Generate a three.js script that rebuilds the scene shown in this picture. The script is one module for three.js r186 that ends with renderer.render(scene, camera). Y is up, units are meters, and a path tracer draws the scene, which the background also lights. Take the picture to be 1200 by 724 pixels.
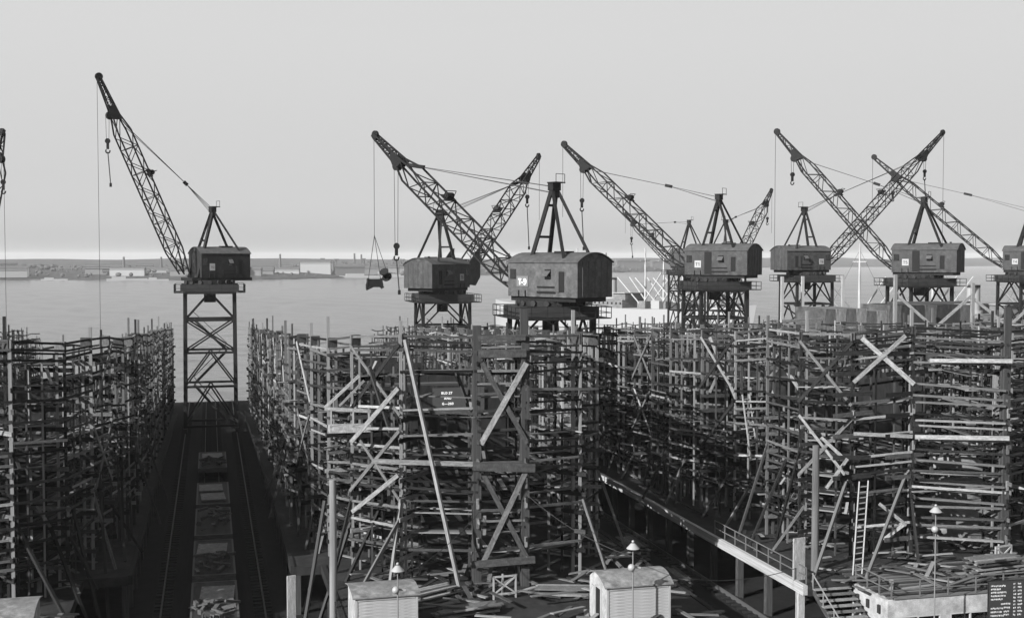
import * as THREE from 'three';
import { mergeGeometries } from 'three/addons/utils/BufferGeometryUtils.js';
import { ImprovedNoise } from 'three/addons/math/ImprovedNoise.js';

// ---------- camera, sky, sun, exposure ----------
const scene = new THREE.Scene();
const camera = new THREE.PerspectiveCamera(28.05, 1200 / 724, 0.5, 20000);
camera.position.set(0, 24, 0);
camera.lookAt(0 + 0.2375 * 100, 24 - 0.04138 * 100, -0.9705 * 100);
camera.updateMatrixWorld(); camera.updateProjectionMatrix();
const SKY = (() => {
  const w = 512, h = 256, a = new Float32Array(w * h * 4);
  for (let j = 0; j < h; j++) {
    const el = ((j + 0.5) / h - 0.5) * Math.PI;
    const t = Math.min(1, Math.max(0, el / 0.9));
    const e0 = Math.max(0, el), v = 0.19 + 0.06 * Math.min(1, e0 / 0.035) + 0.035 * Math.min(1, e0 / 0.17);
    for (let i = 0; i < w; i++) { const k = (j * w + i) * 4; a[k] = a[k + 1] = a[k + 2] = v; a[k + 3] = 1; }
  }
  const t = new THREE.DataTexture(a, w, h, THREE.RGBAFormat, THREE.FloatType);
  t.mapping = THREE.EquirectangularReflectionMapping; t.magFilter = THREE.LinearFilter; t.minFilter = THREE.LinearFilter; t.needsUpdate = true;
  return t;
})();
scene.background = SKY; scene.environment = SKY;
const sun = new THREE.DirectionalLight(0xffffff, 5);
sun.position.set(-0.772 * 400 + 60, 0.454 * 400, 0.446 * 400 - 120); sun.target.position.set(60, 0, -120);
sun.castShadow = true; sun.shadow.mapSize.set(4096, 4096);
Object.assign(sun.shadow.camera, { left: -220, right: 220, top: 220, bottom: -220, near: 1, far: 900 });
scene.add(sun, sun.target);
const renderer = new THREE.WebGLRenderer({ antialias: true });
renderer.toneMapping = THREE.LinearToneMapping; renderer.toneMappingExposure = 2.4; renderer.shadowMap.enabled = true;
scene.fog = new THREE.FogExp2(0xd8d8d8, 0.00007);

// ---------- helpers ----------
let seed = 7;
const rnd = () => { seed = (seed + 0x6d2b79f5) | 0; let t = Math.imul(seed ^ (seed >>> 15), 1 | seed); t = (t + Math.imul(t ^ (t >>> 7), 61 | t)) ^ t; return ((t ^ (t >>> 14)) >>> 0) / 4294967296; };
const rr = (a, b) => a + (b - a) * rnd();
const pick = (l) => l[Math.floor(rnd() * l.length)];
const V = (x, y, z) => new THREE.Vector3(x, y, z);
const noise = new ImprovedNoise();
const R = THREE.MathUtils.degToRad;
function greyTexture(w, h, f) {
  const a = new Uint8Array(w * h * 4);
  for (let j = 0; j < h; j++) for (let i = 0; i < w; i++) { const v = Math.max(0, Math.min(255, f(i / w, j / h) * 255)); const k = (j * w + i) * 4; a[k] = a[k + 1] = a[k + 2] = v; a[k + 3] = 255; }
  const t = new THREE.DataTexture(a, w, h); t.wrapS = t.wrapT = THREE.RepeatWrapping; t.magFilter = THREE.LinearFilter; t.minFilter = THREE.LinearMipmapLinearFilter; t.generateMipmaps = true; t.needsUpdate = true; return t;
}
const tn = (u, v, s, z) => { // tiling noise
  const a = u * s, b = v * s, n = (x, y) => noise.noise(x, y, z);
  return n(a, b) * (1 - u) * (1 - v) + n(a - s, b) * u * (1 - v) + n(a, b - s) * (1 - u) * v + n(a - s, b - s) * u * v;
};
const woodMap = greyTexture(256, 256, (u, v) => 0.8 + 0.12 * noise.noise(u * 40, v * 3, 1.3) + 0.16 * noise.noise(u * 6, v * 2.2, 4.1) + 0.08 * noise.noise(u * 90, v * 14, 9.2));
woodMap.colorSpace = THREE.SRGBColorSpace;
const blotMap = greyTexture(512, 512, (u, v) => 0.8 + 0.22 * tn(u, v, 5, 0.4) + 0.16 * tn(u, v, 17, 3.4) + 0.12 * tn(u, v, 61, 7.7));
blotMap.colorSpace = THREE.SRGBColorSpace;
const grey = (v, rough = 0.85, map = null, metal = 0) => new THREE.MeshPhysicalMaterial({ color: new THREE.Color().setRGB(v, v, v), roughness: rough, map, metalness: metal, specularIntensity: rough >= 0.6 ? 0.15 : 1 });
const TONES = [0.012, 0.027, 0.06, 0.13, 0.23, 0.34];
const TIMBER = TONES.map((v) => grey(v, 0.9, woodMap));
const timberVC = new THREE.MeshPhysicalMaterial({ specularIntensity: 0.15, color: 0xffffff, vertexColors: true, roughness: 0.9, map: woodMap });
const M = {
  steel: grey(0.018, 0.65, blotMap), steelMid: grey(0.035, 0.65, blotMap), house: grey(0.065, 0.6, blotMap), house9: grey(0.095, 0.6, blotMap), houseDark: grey(0.03, 0.6, blotMap),
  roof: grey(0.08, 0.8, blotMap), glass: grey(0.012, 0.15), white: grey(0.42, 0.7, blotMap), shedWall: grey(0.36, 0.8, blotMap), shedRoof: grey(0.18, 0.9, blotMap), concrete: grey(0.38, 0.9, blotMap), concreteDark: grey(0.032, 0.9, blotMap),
  cable: grey(0.03, 0.7), dirt: grey(0.018, 1, blotMap), hull: grey(0.025, 0.6, blotMap), hullLight: grey(0.09, 0.6, blotMap), black: grey(0.012, 0.8), lampPole: grey(0.12, 0.5), enamel: grey(0.2, 0.5),
  shipWhite: grey(0.21, 0.6), shipGrey: grey(0.18, 0.6, blotMap), rail: grey(0.05, 0.6),
};
const BOX = new THREE.BoxGeometry(1, 1, 1);
const names = {};
const numbered = (n) => { const k = names[n] = (names[n] ?? -1) + 1; return k ? n + '_' + String(k).padStart(3, '0') : n; };
function ready(m) { m.castShadow = m.receiveShadow = true; return m; }
function thing(name, label, category, pos = [0, 0, 0], turn = 0, group) {
  const o = new THREE.Group(); o.name = numbered(name); o.position.set(...pos); o.rotation.y = turn; o.userData = { label, category }; if (group) o.userData.group = group; scene.add(o); return o;
}
function mesh(name, geo, mat, parent, pos) { const m = ready(new THREE.Mesh(geo, mat)); m.name = name; if (pos) m.position.set(...pos); parent.add(m); return m; }
function struct(name, geo, mat, pos) { const m = mesh(numbered(name), geo, mat, scene, pos); m.userData.kind = 'structure'; return m; }
function box(parent, name, x, y, z, w, h, d, mat, ry = 0) { const m = mesh(name, BOX, mat, parent, [x, y, z]); m.scale.set(w, h, d); m.rotation.y = ry; return m; }
const _m = new THREE.Matrix4(), _up = V(0, 1, 0), _z = V(0, 0, 1);
function barMatrix(a, b, w, h) {
  const d = b.clone().sub(a), len = d.length(); d.normalize();
  const up = Math.abs(d.y) > 0.97 ? _z : _up;
  const x = up.clone().cross(d).normalize(), y = d.clone().cross(x);
  return new THREE.Matrix4().makeBasis(x, y, d).setPosition(a.clone().add(b).multiplyScalar(0.5)).multiply(new THREE.Matrix4().makeScale(w, h, len));
}
function bar(parent, name, a, b, w, h, mat) { // a straight timber, rod or cable from a to b, in the parent's space
  const m = ready(new THREE.Mesh(BOX, mat)); m.name = name; barMatrix(a, b, w, h).decompose(m.position, m.quaternion, m.scale); parent.add(m); return m;
}
function barGeo(a, b, w, h) { return BOX.clone().applyMatrix4(barMatrix(a, b, w, h)); }
function boxGeo(x, y, z, w, h, d) { return new THREE.BoxGeometry(w, h, d).translate(x, y, z); }
function mergeBoxes(list) { // many bars in one geometry with a tone for each
  const P = BOX.attributes.position, N = BOX.attributes.normal, T = BOX.attributes.uv, I = BOX.index.array, n = list.length;
  const p = new Float32Array(n * 72), q = new Float32Array(n * 72), c = new Float32Array(n * 72), t = new Float32Array(n * 48), ix = new Uint32Array(n * 36), v = V(0, 0, 0), nm = new THREE.Matrix3();
  list.forEach((e, k) => {
    const mt = barMatrix(e.a, e.b, e.w, e.h); nm.getNormalMatrix(mt);
    for (let i = 0; i < 24; i++) {
      v.fromBufferAttribute(P, i).applyMatrix4(mt); v.toArray(p, k * 72 + i * 3);
      v.fromBufferAttribute(N, i).applyMatrix3(nm).normalize(); v.toArray(q, k * 72 + i * 3);
      c.fill(TONES[e.t], k * 72 + i * 3, k * 72 + i * 3 + 3);
      t[k * 48 + i * 2] = T.getX(i); t[k * 48 + i * 2 + 1] = T.getY(i);
    }
    for (let i = 0; i < 36; i++) ix[k * 36 + i] = I[i] + k * 24;
  });
  const g = new THREE.BufferGeometry();
  g.setAttribute('position', new THREE.BufferAttribute(p, 3)); g.setAttribute('normal', new THREE.BufferAttribute(q, 3)); g.setAttribute('color', new THREE.BufferAttribute(c, 3)); g.setAttribute('uv', new THREE.BufferAttribute(t, 2)); g.setIndex(new THREE.BufferAttribute(ix, 1));
  return g;
}
function uvMetres(geo, s = 1) { // box-projected uv, one unit for s metres
  const g = geo.index ? geo.toNonIndexed() : geo, p = g.attributes.position, uv = new Float32Array(p.count * 2);
  g.computeVertexNormals(); const n = g.attributes.normal;
  for (let i = 0; i < p.count; i++) {
    const ax = Math.abs(n.getX(i)), ay = Math.abs(n.getY(i)), az = Math.abs(n.getZ(i));
    const [u, v] = ay >= ax && ay >= az ? [p.getX(i), p.getZ(i)] : ax >= az ? [p.getZ(i), p.getY(i)] : [p.getX(i), p.getY(i)];
    uv[i * 2] = u / s; uv[i * 2 + 1] = v / s;
  }
  g.setAttribute('uv', new THREE.BufferAttribute(uv, 2)); return g;
}
const frustum = new THREE.Frustum().setFromProjectionMatrix(new THREE.Matrix4().multiplyMatrices(camera.projectionMatrix, camera.matrixWorldInverse));
function printed(w, h, draw) { // a canvas for flat lettering
  const c = document.createElement('canvas'); c.width = w; c.height = h; const g = c.getContext('2d'); draw(g, w, h);
  const t = new THREE.CanvasTexture(c); t.colorSpace = THREE.SRGBColorSpace; return new THREE.MeshStandardMaterial({ map: t, roughness: 0.8 });
}

// ---------- terrain, water, far shore ----------
struct('yard_ground', uvMetres(boxGeo(40, -4, -76, 420, 8, 272), 9), M.dirt, [0, 0, 0]);
{
  const wb = greyTexture(2048, 2048, (u, v) => 0.5 + 0.3 * tn(u, v, 17, 0.7) + 0.18 * tn(u, v, 47, 2.7) + 0.08 * tn(u, v, 131, 5.7) + 0.04 * tn(u, v, 331, 8.7));
  const water = new THREE.MeshPhysicalMaterial({ color: new THREE.Color().setRGB(0.05, 0.05, 0.05), roughness: 0.2, ior: 1.33, bumpMap: wb, bumpScale: 0.8 });
  const far = new THREE.PlaneGeometry(9000, 4600, 1, 1); far.rotateX(-Math.PI / 2);
  const uv = far.attributes.uv; for (let i = 0; i < uv.count; i++) uv.setXY(i, uv.getX(i) * 9000 / 420, uv.getY(i) * 4600 / 420);
  struct('river_water', far, water, [1200, -3.7, -2450]);
  const rows = 330, cols = 460, pos = [], uu = [], ix = [], comp = []; // wind waves, finer near the yard
  for (let k = 0; k < 16; k++) { const lam = 7 * 1.13 ** k, a = rr(-0.9, 0.9) + 0.5; comp.push([Math.cos(a) * 6.283 / lam, Math.sin(a) * 6.283 / lam, 0.0085 * lam ** 0.85, rr(0, 6.3), lam]); }
  for (let j = 0; j <= rows; j++) { const z = 208 * (2600 / 208) ** (j / rows); for (let i = 0; i <= cols; i++) {
    const x = z * (-0.55 + 1.75 * i / cols); let y = 0; const step = z * 0.0077, gust = 0.55 + 0.7 * (0.5 + noise.noise(x / 90, z / 130, 3.1)) ;
    for (const [kx, kz, am, ph, lam] of comp) y += am * Math.min(1, lam / (3.5 * step)) ** 2 * Math.sin(kx * x + kz * z + ph + 1.4 * noise.noise(x / 40, z / 40, lam));
    pos.push(x, -3 + y * gust, -z); uu.push(x / 420, z / 420);
  } }
  for (let j = 0; j < rows; j++) for (let i = 0; i < cols; i++) { const a = j * (cols + 1) + i, b = a + cols + 1; ix.push(a, a + 1, b, b, a + 1, b + 1); }
  const wg = new THREE.BufferGeometry(); wg.setAttribute('position', new THREE.Float32BufferAttribute(pos, 3)); wg.setAttribute('uv', new THREE.Float32BufferAttribute(uu, 2)); wg.setIndex(ix); wg.computeVertexNormals();
  struct('river_water', wg, water);
}
const farLand = [grey(0.06, 1, blotMap), grey(0.06, 1, blotMap), grey(0.12, 0.9), grey(0.22, 0.9), grey(0.07, 0.9)];
function ridge(name, pts, topFn, depth, m) { // a bank of land along a shoreline [x, z]
  const pos = [], idx = []; const cols = 5;
  const N = pts.length;
  for (let i = 0; i < N; i++) {
    const [x, z] = pts[i]; const prof = [[0, -3.5], [6, -1.2], [depth * 0.2, topFn(i) * 0.45], [depth * 0.5, topFn(i)], [depth, topFn(i) * 0.9]];
    for (const [dz, y] of prof) pos.push(x, y, z - dz);
  }
  for (let i = 0; i < N - 1; i++) for (let k = 0; k < cols - 1; k++) { const a = i * cols + k, b = a + cols; idx.push(a, b, a + 1, b, b + 1, a + 1); }
  const g = new THREE.BufferGeometry(); g.setAttribute('position', new THREE.Float32BufferAttribute(pos, 3)); g.setIndex(idx);
  return struct(name, uvMetres(g, 60), m);
}
const shoreZ = (x) => -(1560 + Math.max(0, x - 60) * 0.95 + 60 * noise.noise(x / 240, 1.5, 2) + (x > 900 ? (x - 900) * 0.5 : 0));
{
  const pts = []; for (let x = -900; x < 3600; x += 26) pts.push([x, shoreZ(x)]);
  ridge('far_shore', pts, (i) => 7 + 5 * noise.noise(i * 0.13, 0.3, 0.6) + 3 * noise.noise(i * 0.7, 0.3, 4.6), 500, farLand[0]);
  const p2 = []; for (let x = -1400; x < 3600; x += 60) p2.push([x, -2500 - Math.max(0, x) * 0.45]);
  ridge('far_hills', p2, (i) => 21 + 6 * noise.noise(i * 0.09, 2.3, 0.6) + 4 * noise.noise(i * 0.4, 0.3, 1.6), 900, farLand[1]);
}

// ---------- shipway platforms ----------
const baseY = (d) => d < 110 ? 3.6 : 3.6 - (d - 110) * 0.042;
function platform(x0, x1, near, edge, farEnd = 211) {
  const sh = new THREE.Shape();
  sh.moveTo(near, 3.0); if (farEnd > 110) { sh.lineTo(110, 3.0); sh.lineTo(211, baseY(211) - 0.6); sh.lineTo(211, baseY(211)); sh.lineTo(110, 3.6); } else { sh.lineTo(farEnd, 3.0); sh.lineTo(farEnd, 3.6); } sh.lineTo(near, 3.6); sh.closePath();
  const g = new THREE.ExtrudeGeometry(sh, { depth: x1 - x0, bevelEnabled: false }); g.rotateY(Math.PI / 2); // shape x -> -z, depth -> +x
  g.translate(x0, 0, 0);
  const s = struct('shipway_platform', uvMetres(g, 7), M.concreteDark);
  for (const [x, dir] of [[x0, -1], [x1, 1]]) {
    for (const [a, b] of farEnd > 110 ? [[near, 110], [110, 211]] : [[near, farEnd]]) bar(s, 'edge_beam', V(x + dir * 0.16, baseY(a) - 0.22, -a), V(x + dir * 0.16, baseY(b) - 0.22, -b), 0.3, 0.6, edge && dir < 0 ? M.concrete : TIMBER[1]);
    for (let d = near + 1.5; d < Math.min(150, farEnd); d += 4.6) bar(s, 'pile', V(x - dir * 0.25, -0.3, -d), V(x - dir * 0.25, baseY(d) - 0.62, -d), 0.42, 0.42, edge && dir < 0 && d < near + 3 ? M.concrete : TIMBER[2]);
  }
  for (let d = near + 4; d < Math.min(120, farEnd); d += 9) for (let x = x0 + 4; x < x1 - 2; x += 5) bar(s, 'pile', V(x, -0.3, -d), V(x, baseY(d) - 0.62, -d), 0.4, 0.4, M.concreteDark);
  return s;
}
platform(-29, -8.3, 64, false, 81.99); platform(-29, -5.3, 82, false); platform(-63, -39, 64, false); platform(7.3, 28, 61, false, 81.99); platform(5.3, 28, 82, false); platform(35.9, 63, 69.4, true); platform(71.5, 97, 69, false); platform(105.5, 131, 69, false);

// ---------- crane tracks ----------
for (const x of [0, 32, 67, 101, 137.6]) {
  const t = mesh(numbered('crane_track'), boxGeo(x, 0.05, -140, 8.4, 0.1, 141), M.dirt, scene); t.userData.kind = 'structure';
  for (const s of [-1, 1]) bar(t, 'rail', V(x + s * 3.4, 0.26, -69.6), V(x + s * 3.4, 0.26, -210.4), 0.09, 0.3, M.rail);
  for (const s of [-1, 1]) bar(t, 'rail', V(x + s * 0.75, 0.22, -69.6), V(x + s * 0.75, 0.22, -210.4), 0.07, 0.22, M.rail);
  const sl = []; for (let d = 70; d < 210; d += 0.9) { sl.push({ a: V(x - 3.9, 0.13, -d), b: V(x - 2.7, 0.13, -d), w: 0.25, h: 0.12, t: 1 }, { a: V(x + 2.7, 0.13, -d), b: V(x + 3.9, 0.13, -d), w: 0.25, h: 0.12, t: 1 }, { a: V(x - 1.3, 0.13, -d), b: V(x + 1.3, 0.13, -d), w: 0.25, h: 0.12, t: 1 }); }
  const sm = mesh('sleepers', mergeBoxes(sl), timberVC, t); sm.userData.kind = 'stuff';
}

// ---------- whirley cranes ----------
const rot = (az) => (f, s, y) => V(-Math.sin(az) * f - Math.cos(az) * s, y, -Math.cos(az) * f + Math.sin(az) * s); // forward f, left s
function signMat(text, card) {
  return printed(card ? 128 : 200, 128, (g, w, h) => { g.fillStyle = card ? '#848484' : '#535353'; g.fillRect(0, 0, w, h); g.fillStyle = card ? '#222' : '#d8d8d8'; g.font = 'bold ' + (card ? (text.length > 2 ? 58 : 84) : 104) + 'px sans-serif'; g.textAlign = 'center'; g.textBaseline = 'middle'; g.fillText(text, w / 2, h / 2 + 4); });
}
const houseGeo = (() => { // arched-roof engine house, 9.2 long (forward -z), 4.8 wide
  const sh = new THREE.Shape(); sh.moveTo(-2.4, 0); sh.lineTo(2.4, 0); sh.lineTo(2.4, 3.25);
  for (let i = 1; i <= 10; i++) { const x = 2.4 - 4.8 * i / 10; sh.lineTo(x, 3.25 + 0.85 * (1 - (x / 2.4) ** 2)); }
  sh.closePath(); return uvMetres(new THREE.ExtrudeGeometry(sh, { depth: 9.2, bevelEnabled: false }).translate(0, 0, -3.4), 4);
})();
const roofGeo = (() => {
  const sh = new THREE.Shape(); const f = (x) => 3.25 + 0.87 * (1 - (x / 2.46) ** 2);
  sh.moveTo(2.52, f(2.46)); for (let i = 0; i <= 12; i++) { const x = 2.52 - 5.04 * i / 12; sh.lineTo(x, f(x) + 0.1); }
  for (let i = 12; i >= 0; i--) { const x = 2.52 - 5.04 * i / 12; sh.lineTo(x, f(x) + 0.01); }
  return uvMetres(new THREE.ExtrudeGeometry(sh, { depth: 9.5, bevelEnabled: false }).translate(0, 0, -3.55), 4);
})();
function crane(o) {
  const { x, d, hb, az, el, len, label, sign, hm, lite } = o;
  const c = thing('tower_crane', label, 'crane', [x, 0, -d], 0, 'tower cranes over the shipways');
  const G = 3.4, Z = 3.3, deck = hb - 1.35, S = M.steel;
  // legs, girts and bracing of the travelling tower
  const leg = (sx, sz, y) => V(sx * (G - 0.12 * y / deck), y, sz * (Z - 0.12 * y / deck));
  const lv = [1.2, deck * 0.33, deck * 0.56, deck * 0.78, deck - 0.7];
  for (const sx of [-1, 1]) for (const sz of [-1, 1]) { bar(c, 'leg', leg(sx, sz, 0.75), leg(sx, sz, deck), 0.42, 0.42, S); box(c, 'bogie', sx * G, 0.72, sz * Z, 0.5, 0.6, 2.2, M.steelMid); }
  const faces = [[[-1, 1], [1, 1]], [[-1, -1], [1, -1]], [[-1, -1], [-1, 1]], [[1, -1], [1, 1]]];
  faces.forEach(([p, q], fi) => {
    for (const y of lv) bar(c, 'girt', leg(p[0], p[1], y), leg(q[0], q[1], y), 0.22, 0.3, S);
    for (let i = 0; i < lv.length - 1; i++) {
      const y0 = lv[i], y1 = lv[i + 1], m = leg(p[0], p[1], y1).add(leg(q[0], q[1], y1)).multiplyScalar(0.5);
      if (fi > 1 || i < 2 || i === 3) { bar(c, 'brace', leg(p[0], p[1], y0), m, 0.2, 0.2, S); bar(c, 'brace', leg(q[0], q[1], y0), m, 0.2, 0.2, S); }
      else { bar(c, 'brace', leg(p[0], p[1], y0), leg(q[0], q[1], y1), 0.2, 0.2, S); bar(c, 'brace', leg(q[0], q[1], y0), leg(p[0], p[1], y1), 0.2, 0.2, S); }
    }
  });
  for (let i = 0; i < 3; i++) { // zigzag stairs inside the tower
    const y0 = lv[i], y1 = lv[i + 1], sg = i % 2 ? 1 : -1;
    for (const k of [-0.35, 0.35]) bar(c, 'stair_stringer', V(-sg * 2.2, y0 + 0.1, k), V(sg * 2.2, y1, k), 0.08, 0.3, M.steelMid);
    for (const k of [-0.4, 0.4]) bar(c, 'handrail', V(-sg * 2.2, y0 + 1.1, k), V(sg * 2.2, y1 + 1, k), 0.05, 0.05, M.steelMid);
    for (let s = 1; s < 12; s++) { const t = s / 12; box(c, 'stair_tread', -sg * 2.2 + sg * 4.4 * t, y0 + 0.2 + (y1 - y0) * t, 0, 0.28, 0.05, 0.66, M.steelMid); }
  }
  // head frame, walkway with rails, roller path
  const hg = []; for (const s of [-1, 1]) hg.push(boxGeo(0, deck - 0.05, s * (Z - 0.1), 2 * G + 0.9, 1.0, 0.4), boxGeo(s * (G - 0.1), deck - 0.06, 0, 0.4, 0.97, 2 * Z - 0.7), boxGeo(s * 1.2, deck - 0.08, 0, 0.3, 0.9, 2 * Z - 0.7));
  mesh('head_frame', mergeGeometries(hg), M.steelMid, c);
  const W2 = G + 1.25;
  const ring = []; for (const s of [-1, 1]) ring.push(boxGeo(0, deck - 0.62, s * (W2 - 0.45), 2 * W2, 0.1, 0.9), boxGeo(s * (W2 - 0.45), deck - 0.625, 0, 0.9, 0.1, 2 * W2 - 1.8));
  mesh('walkway', mergeGeometries(ring), S, c);
  for (const s of [-1, 1]) for (const y of [0.5, 1.05]) { bar(c, 'rail', V(-W2, deck - 0.6 + y, s * W2), V(W2, deck - 0.6 + y, s * W2), 0.06, 0.06, S); bar(c, 'rail', V(s * W2, deck - 0.6 + y, -W2), V(s * W2, deck - 0.6 + y, W2), 0.06, 0.06, S); }
  for (let i = -3; i <= 3; i++) for (const s of [-1, 1]) { bar(c, 'rail_post', V(i * W2 / 3, deck - 0.6, s * W2), V(i * W2 / 3, deck + 0.45, s * W2), 0.06, 0.06, S); if (Math.abs(i) < 3) bar(c, 'rail_post', V(s * W2, deck - 0.6, i * W2 / 3), V(s * W2, deck + 0.45, i * W2 / 3), 0.06, 0.06, S); }
  mesh('roller_path', new THREE.CylinderGeometry(3.1, 3.2, 0.55, 32), S, c, [0, deck + 0.73, 0]);
  mesh('centre_drum', new THREE.CylinderGeometry(0.8, 0.8, 1.7, 16), S, c, [0, deck - 1.2, 0]);
  for (let i = 0; i < 16; i++) { const a = i / 16 * Math.PI * 2; const r = mesh('roller', new THREE.CylinderGeometry(0.28, 0.28, 0.3, 10), M.steelMid, c, [Math.cos(a) * 3.25, deck + 0.74, Math.sin(a) * 3.25]); r.rotation.set(Math.PI / 2, 0, -a + Math.PI / 2, 'YXZ'); r.rotation.set(0, -a, Math.PI / 2); }
  // engine house turning with the boom
  const P = rot(az), at = (f, s, y) => P(f, s, hb + y);
  const bed = mesh('turntable_bed', boxGeo(0, 0, 0, 4.2, 0.42, 8.6), S, c, [0, hb - 0.22, 0]); bed.rotation.y = az; bed.position.add(P(-1, 0, 0).setY(0));
  const h = mesh('house', houseGeo, hm, c, [0, hb, 0]); h.rotation.y = az; const zs = o.zs ?? 1; h.scale.z = zs; h.position.add(P((1 - zs) * -2.2, 0, 0).setY(0));
  const r = mesh('roof', roofGeo, M.roof, c, [0, hb, 0]); r.rotation.y = az; r.scale.z = zs; r.position.copy(h.position);
  for (const s of [-1, 1]) { // in the house: x is sideways, -z forward, left is -x
    const sx = s * 2.4;
    for (const z of [-2.7, 2.0]) { const w = box(h, 'window', sx + s * 0.02, 2.15, z, 0.06, 0.95, 0.8, M.glass); }
    const fl = box(h, 'window_flap', sx + s * 0.33, 2.2, 2.0, 0.72, 0.05, 0.78, M.house9); fl.rotation.z = -s * 0.75;
    const dr = box(h, 'door', sx + s * 0.02, 1.45, 3.7, 0.06, 1.9, 0.85, M.black);
    box(h, 'door_leaf', sx + s * 0.09, 1.45, 3.25, 0.05, 1.9, 0.5, hm);
    if (o.recess) box(h, 'doorway', sx + s * 0.02, 1.6, 0.1, 0.07, 3.0, 1.05, M.black);
    for (const z of [-1.9, -1.0]) box(h, 'bracket', sx + s * 0.05, 0.3, z, 0.1, 0.6, 0.12, S);
    bar(h, 'sill_beam', V(sx + s * 0.06, 0.95, 0.6), V(sx + s * 0.06, 0.95, 3.0), 0.08, 0.14, S); bar(h, 'sill_beam', V(sx + s * 0.06, 0.45, 0.6), V(sx + s * 0.06, 0.45, 3.0), 0.08, 0.2, S);
    if (sign) { const k = box(h, 'number_sign', sx + s * 0.03, 1.45, -1.4, 0.03, o.card ? 0.95 : 1.0, o.card ? 0.95 : 1.56, o.card ? BLANK : hm); const m = mesh('number', new THREE.PlaneGeometry(o.card ? 0.95 : 1.56, o.card ? 0.95 : 1.0), signs(sign, o.card), h, [sx + s * 0.055, 1.45, -1.4]); m.rotation.y = s * Math.PI / 2; if (!o.card) k.visible = true; }
  }
  for (let i = -2; i <= 2; i++) box(h, 'end_batten', i * 0.85, 1.75, 5.82, 0.06, 3.3, 0.05, hm);
  const vt = mesh('roof_vent', new THREE.CylinderGeometry(0.16, 0.16, 0.5, 10), S, c); vt.position.copy(at(-4.2, -0.7, 4.15));
  const vb = mesh('roof_hatch', new THREE.BoxGeometry(1.1, 0.35, 1.6), S, c); vb.position.copy(at(-2.2, 0.4, 4.15)); vb.rotation.y = az;
  // A-frame
  const ap = o.ap ?? 10.4, af = -0.5;
  const L1 = [at(2.4, 1.7, 0), at(2.4, -1.7, 0)], L2 = [at(-3.6, 1.9, 3.6), at(-3.6, -1.9, 3.6)];
  for (const s of [0, 1]) { const t = at(af, s ? -0.3 : 0.3, ap); bar(c, 'a_frame_leg', L1[s], t, 0.34, 0.34, S); bar(c, 'a_frame_leg', L2[s], t, 0.26, 0.26, S); }
  for (const q of [0.55, 0.84]) bar(c, 'a_frame_tie', L1[0].clone().lerp(at(af, 0.3, ap), q), L1[1].clone().lerp(at(af, -0.3, ap), q), 0.24, 0.24, S);
  const ah = mesh('a_frame_head', mergeGeometries([boxGeo(0, 0.1, 0, 1.1, 0.7, 0.7), boxGeo(0, 0.5, 0.25, 1.3, 0.1, 1.2), boxGeo(0, -0.6, 0, 0.8, 0.7, 0.5)]), S, c); ah.position.copy(at(af, 0, ap)); ah.rotation.y = az;
  for (const q of [-0.6, 0.6]) { bar(c, 'head_rail', at(af - 0.8, q, ap + 0.4), at(af - 0.8, q, ap + 1.3), 0.05, 0.05, S); } bar(c, 'head_rail', at(af - 0.8, -0.6, ap + 1.3), at(af - 0.8, 0.6, ap + 1.3), 0.05, 0.05, S);
  // boom: chords and plated head in one mesh, lacing bars as its pieces (local -z runs out along the boom)
  const foot = at(3.6, 0, 0.6), zJ = len * 0.8;
  const half = (t) => t < 0.12 ? 0.35 + 0.55 * t / 0.12 : t < 0.72 ? 0.9 : t < 0.8 ? 0.9 - 0.42 * (t - 0.72) / 0.08 : 0.48 - 0.3 * (t - 0.8) / 0.2;
  const wid = (t) => t < 0.72 ? 0.95 : t < 0.8 ? 0.95 - 0.5 * (t - 0.72) / 0.08 : 0.45 - 0.2 * (t - 0.8) / 0.2;
  const pt = (t, i) => V((i & 1 ? 1 : -1) * wid(t), (i & 2 ? 1 : -1) * half(t), -len * t);
  const knots = [0, 0.12, 0.4, 0.72, 0.8, 0.985], bg = [];
  for (let i = 0; i < 4; i++) for (let k = 0; k < knots.length - 1; k++) bg.push(barGeo(pt(knots[k], i), pt(knots[k + 1], i), 0.17, 0.17));
  const head = new THREE.Shape(); head.moveTo(0.775 * len, 0.62); head.lineTo(0.81 * len, 0.5); head.lineTo(0.85 * len, 0.42); head.lineTo(0.85 * len, -0.3); head.lineTo(0.815 * len, -0.75); head.lineTo(0.795 * len, -0.7); head.closePath();
  for (const s of [-1, 1]) bg.push(new THREE.ExtrudeGeometry(head, { depth: 0.08, bevelEnabled: false }).rotateY(Math.PI / 2).translate(s * 0.5 - 0.04, 0, 0));
  bg.push(boxGeo(0, 0, -len * 0.985, 0.55, 0.5, 0.9));
  const bm = mesh('boom', mergeGeometries(bg.map((g) => { const q = g.index ? g.toNonIndexed() : g; return q; })), S, c); bm.position.copy(foot); bm.rotation.set(el, az, 0, 'YXZ');
  const ts = []; for (let t = 0.02; t < 0.71; t += 1.75 / len) ts.push(t); for (let t = 0.8; t < 0.98; t += 0.95 / len) ts.push(t);
  const prs = [[0, 1], [2, 3], [0, 2], [1, 3]];
  for (let k = 0; k < ts.length - 1; k++) for (const [i, j] of prs) { if (ts[k + 1] > 0.8 && ts[k] < 0.8) continue; const w = 0.09; bar(bm, 'lacing', pt(ts[k], k % 2 ? i : j), pt(ts[k + 1], k % 2 ? j : i), w, w, S); if (k % 2 === 0) bar(bm, 'lacing', pt(ts[k], i), pt(ts[k], j), w, w, S); }
  const sh1 = mesh('tip_sheave', new THREE.CylinderGeometry(0.5, 0.5, 0.3, 16), S, bm, [0, 0.1, -len * 0.99]); sh1.rotation.z = Math.PI / 2;
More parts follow.
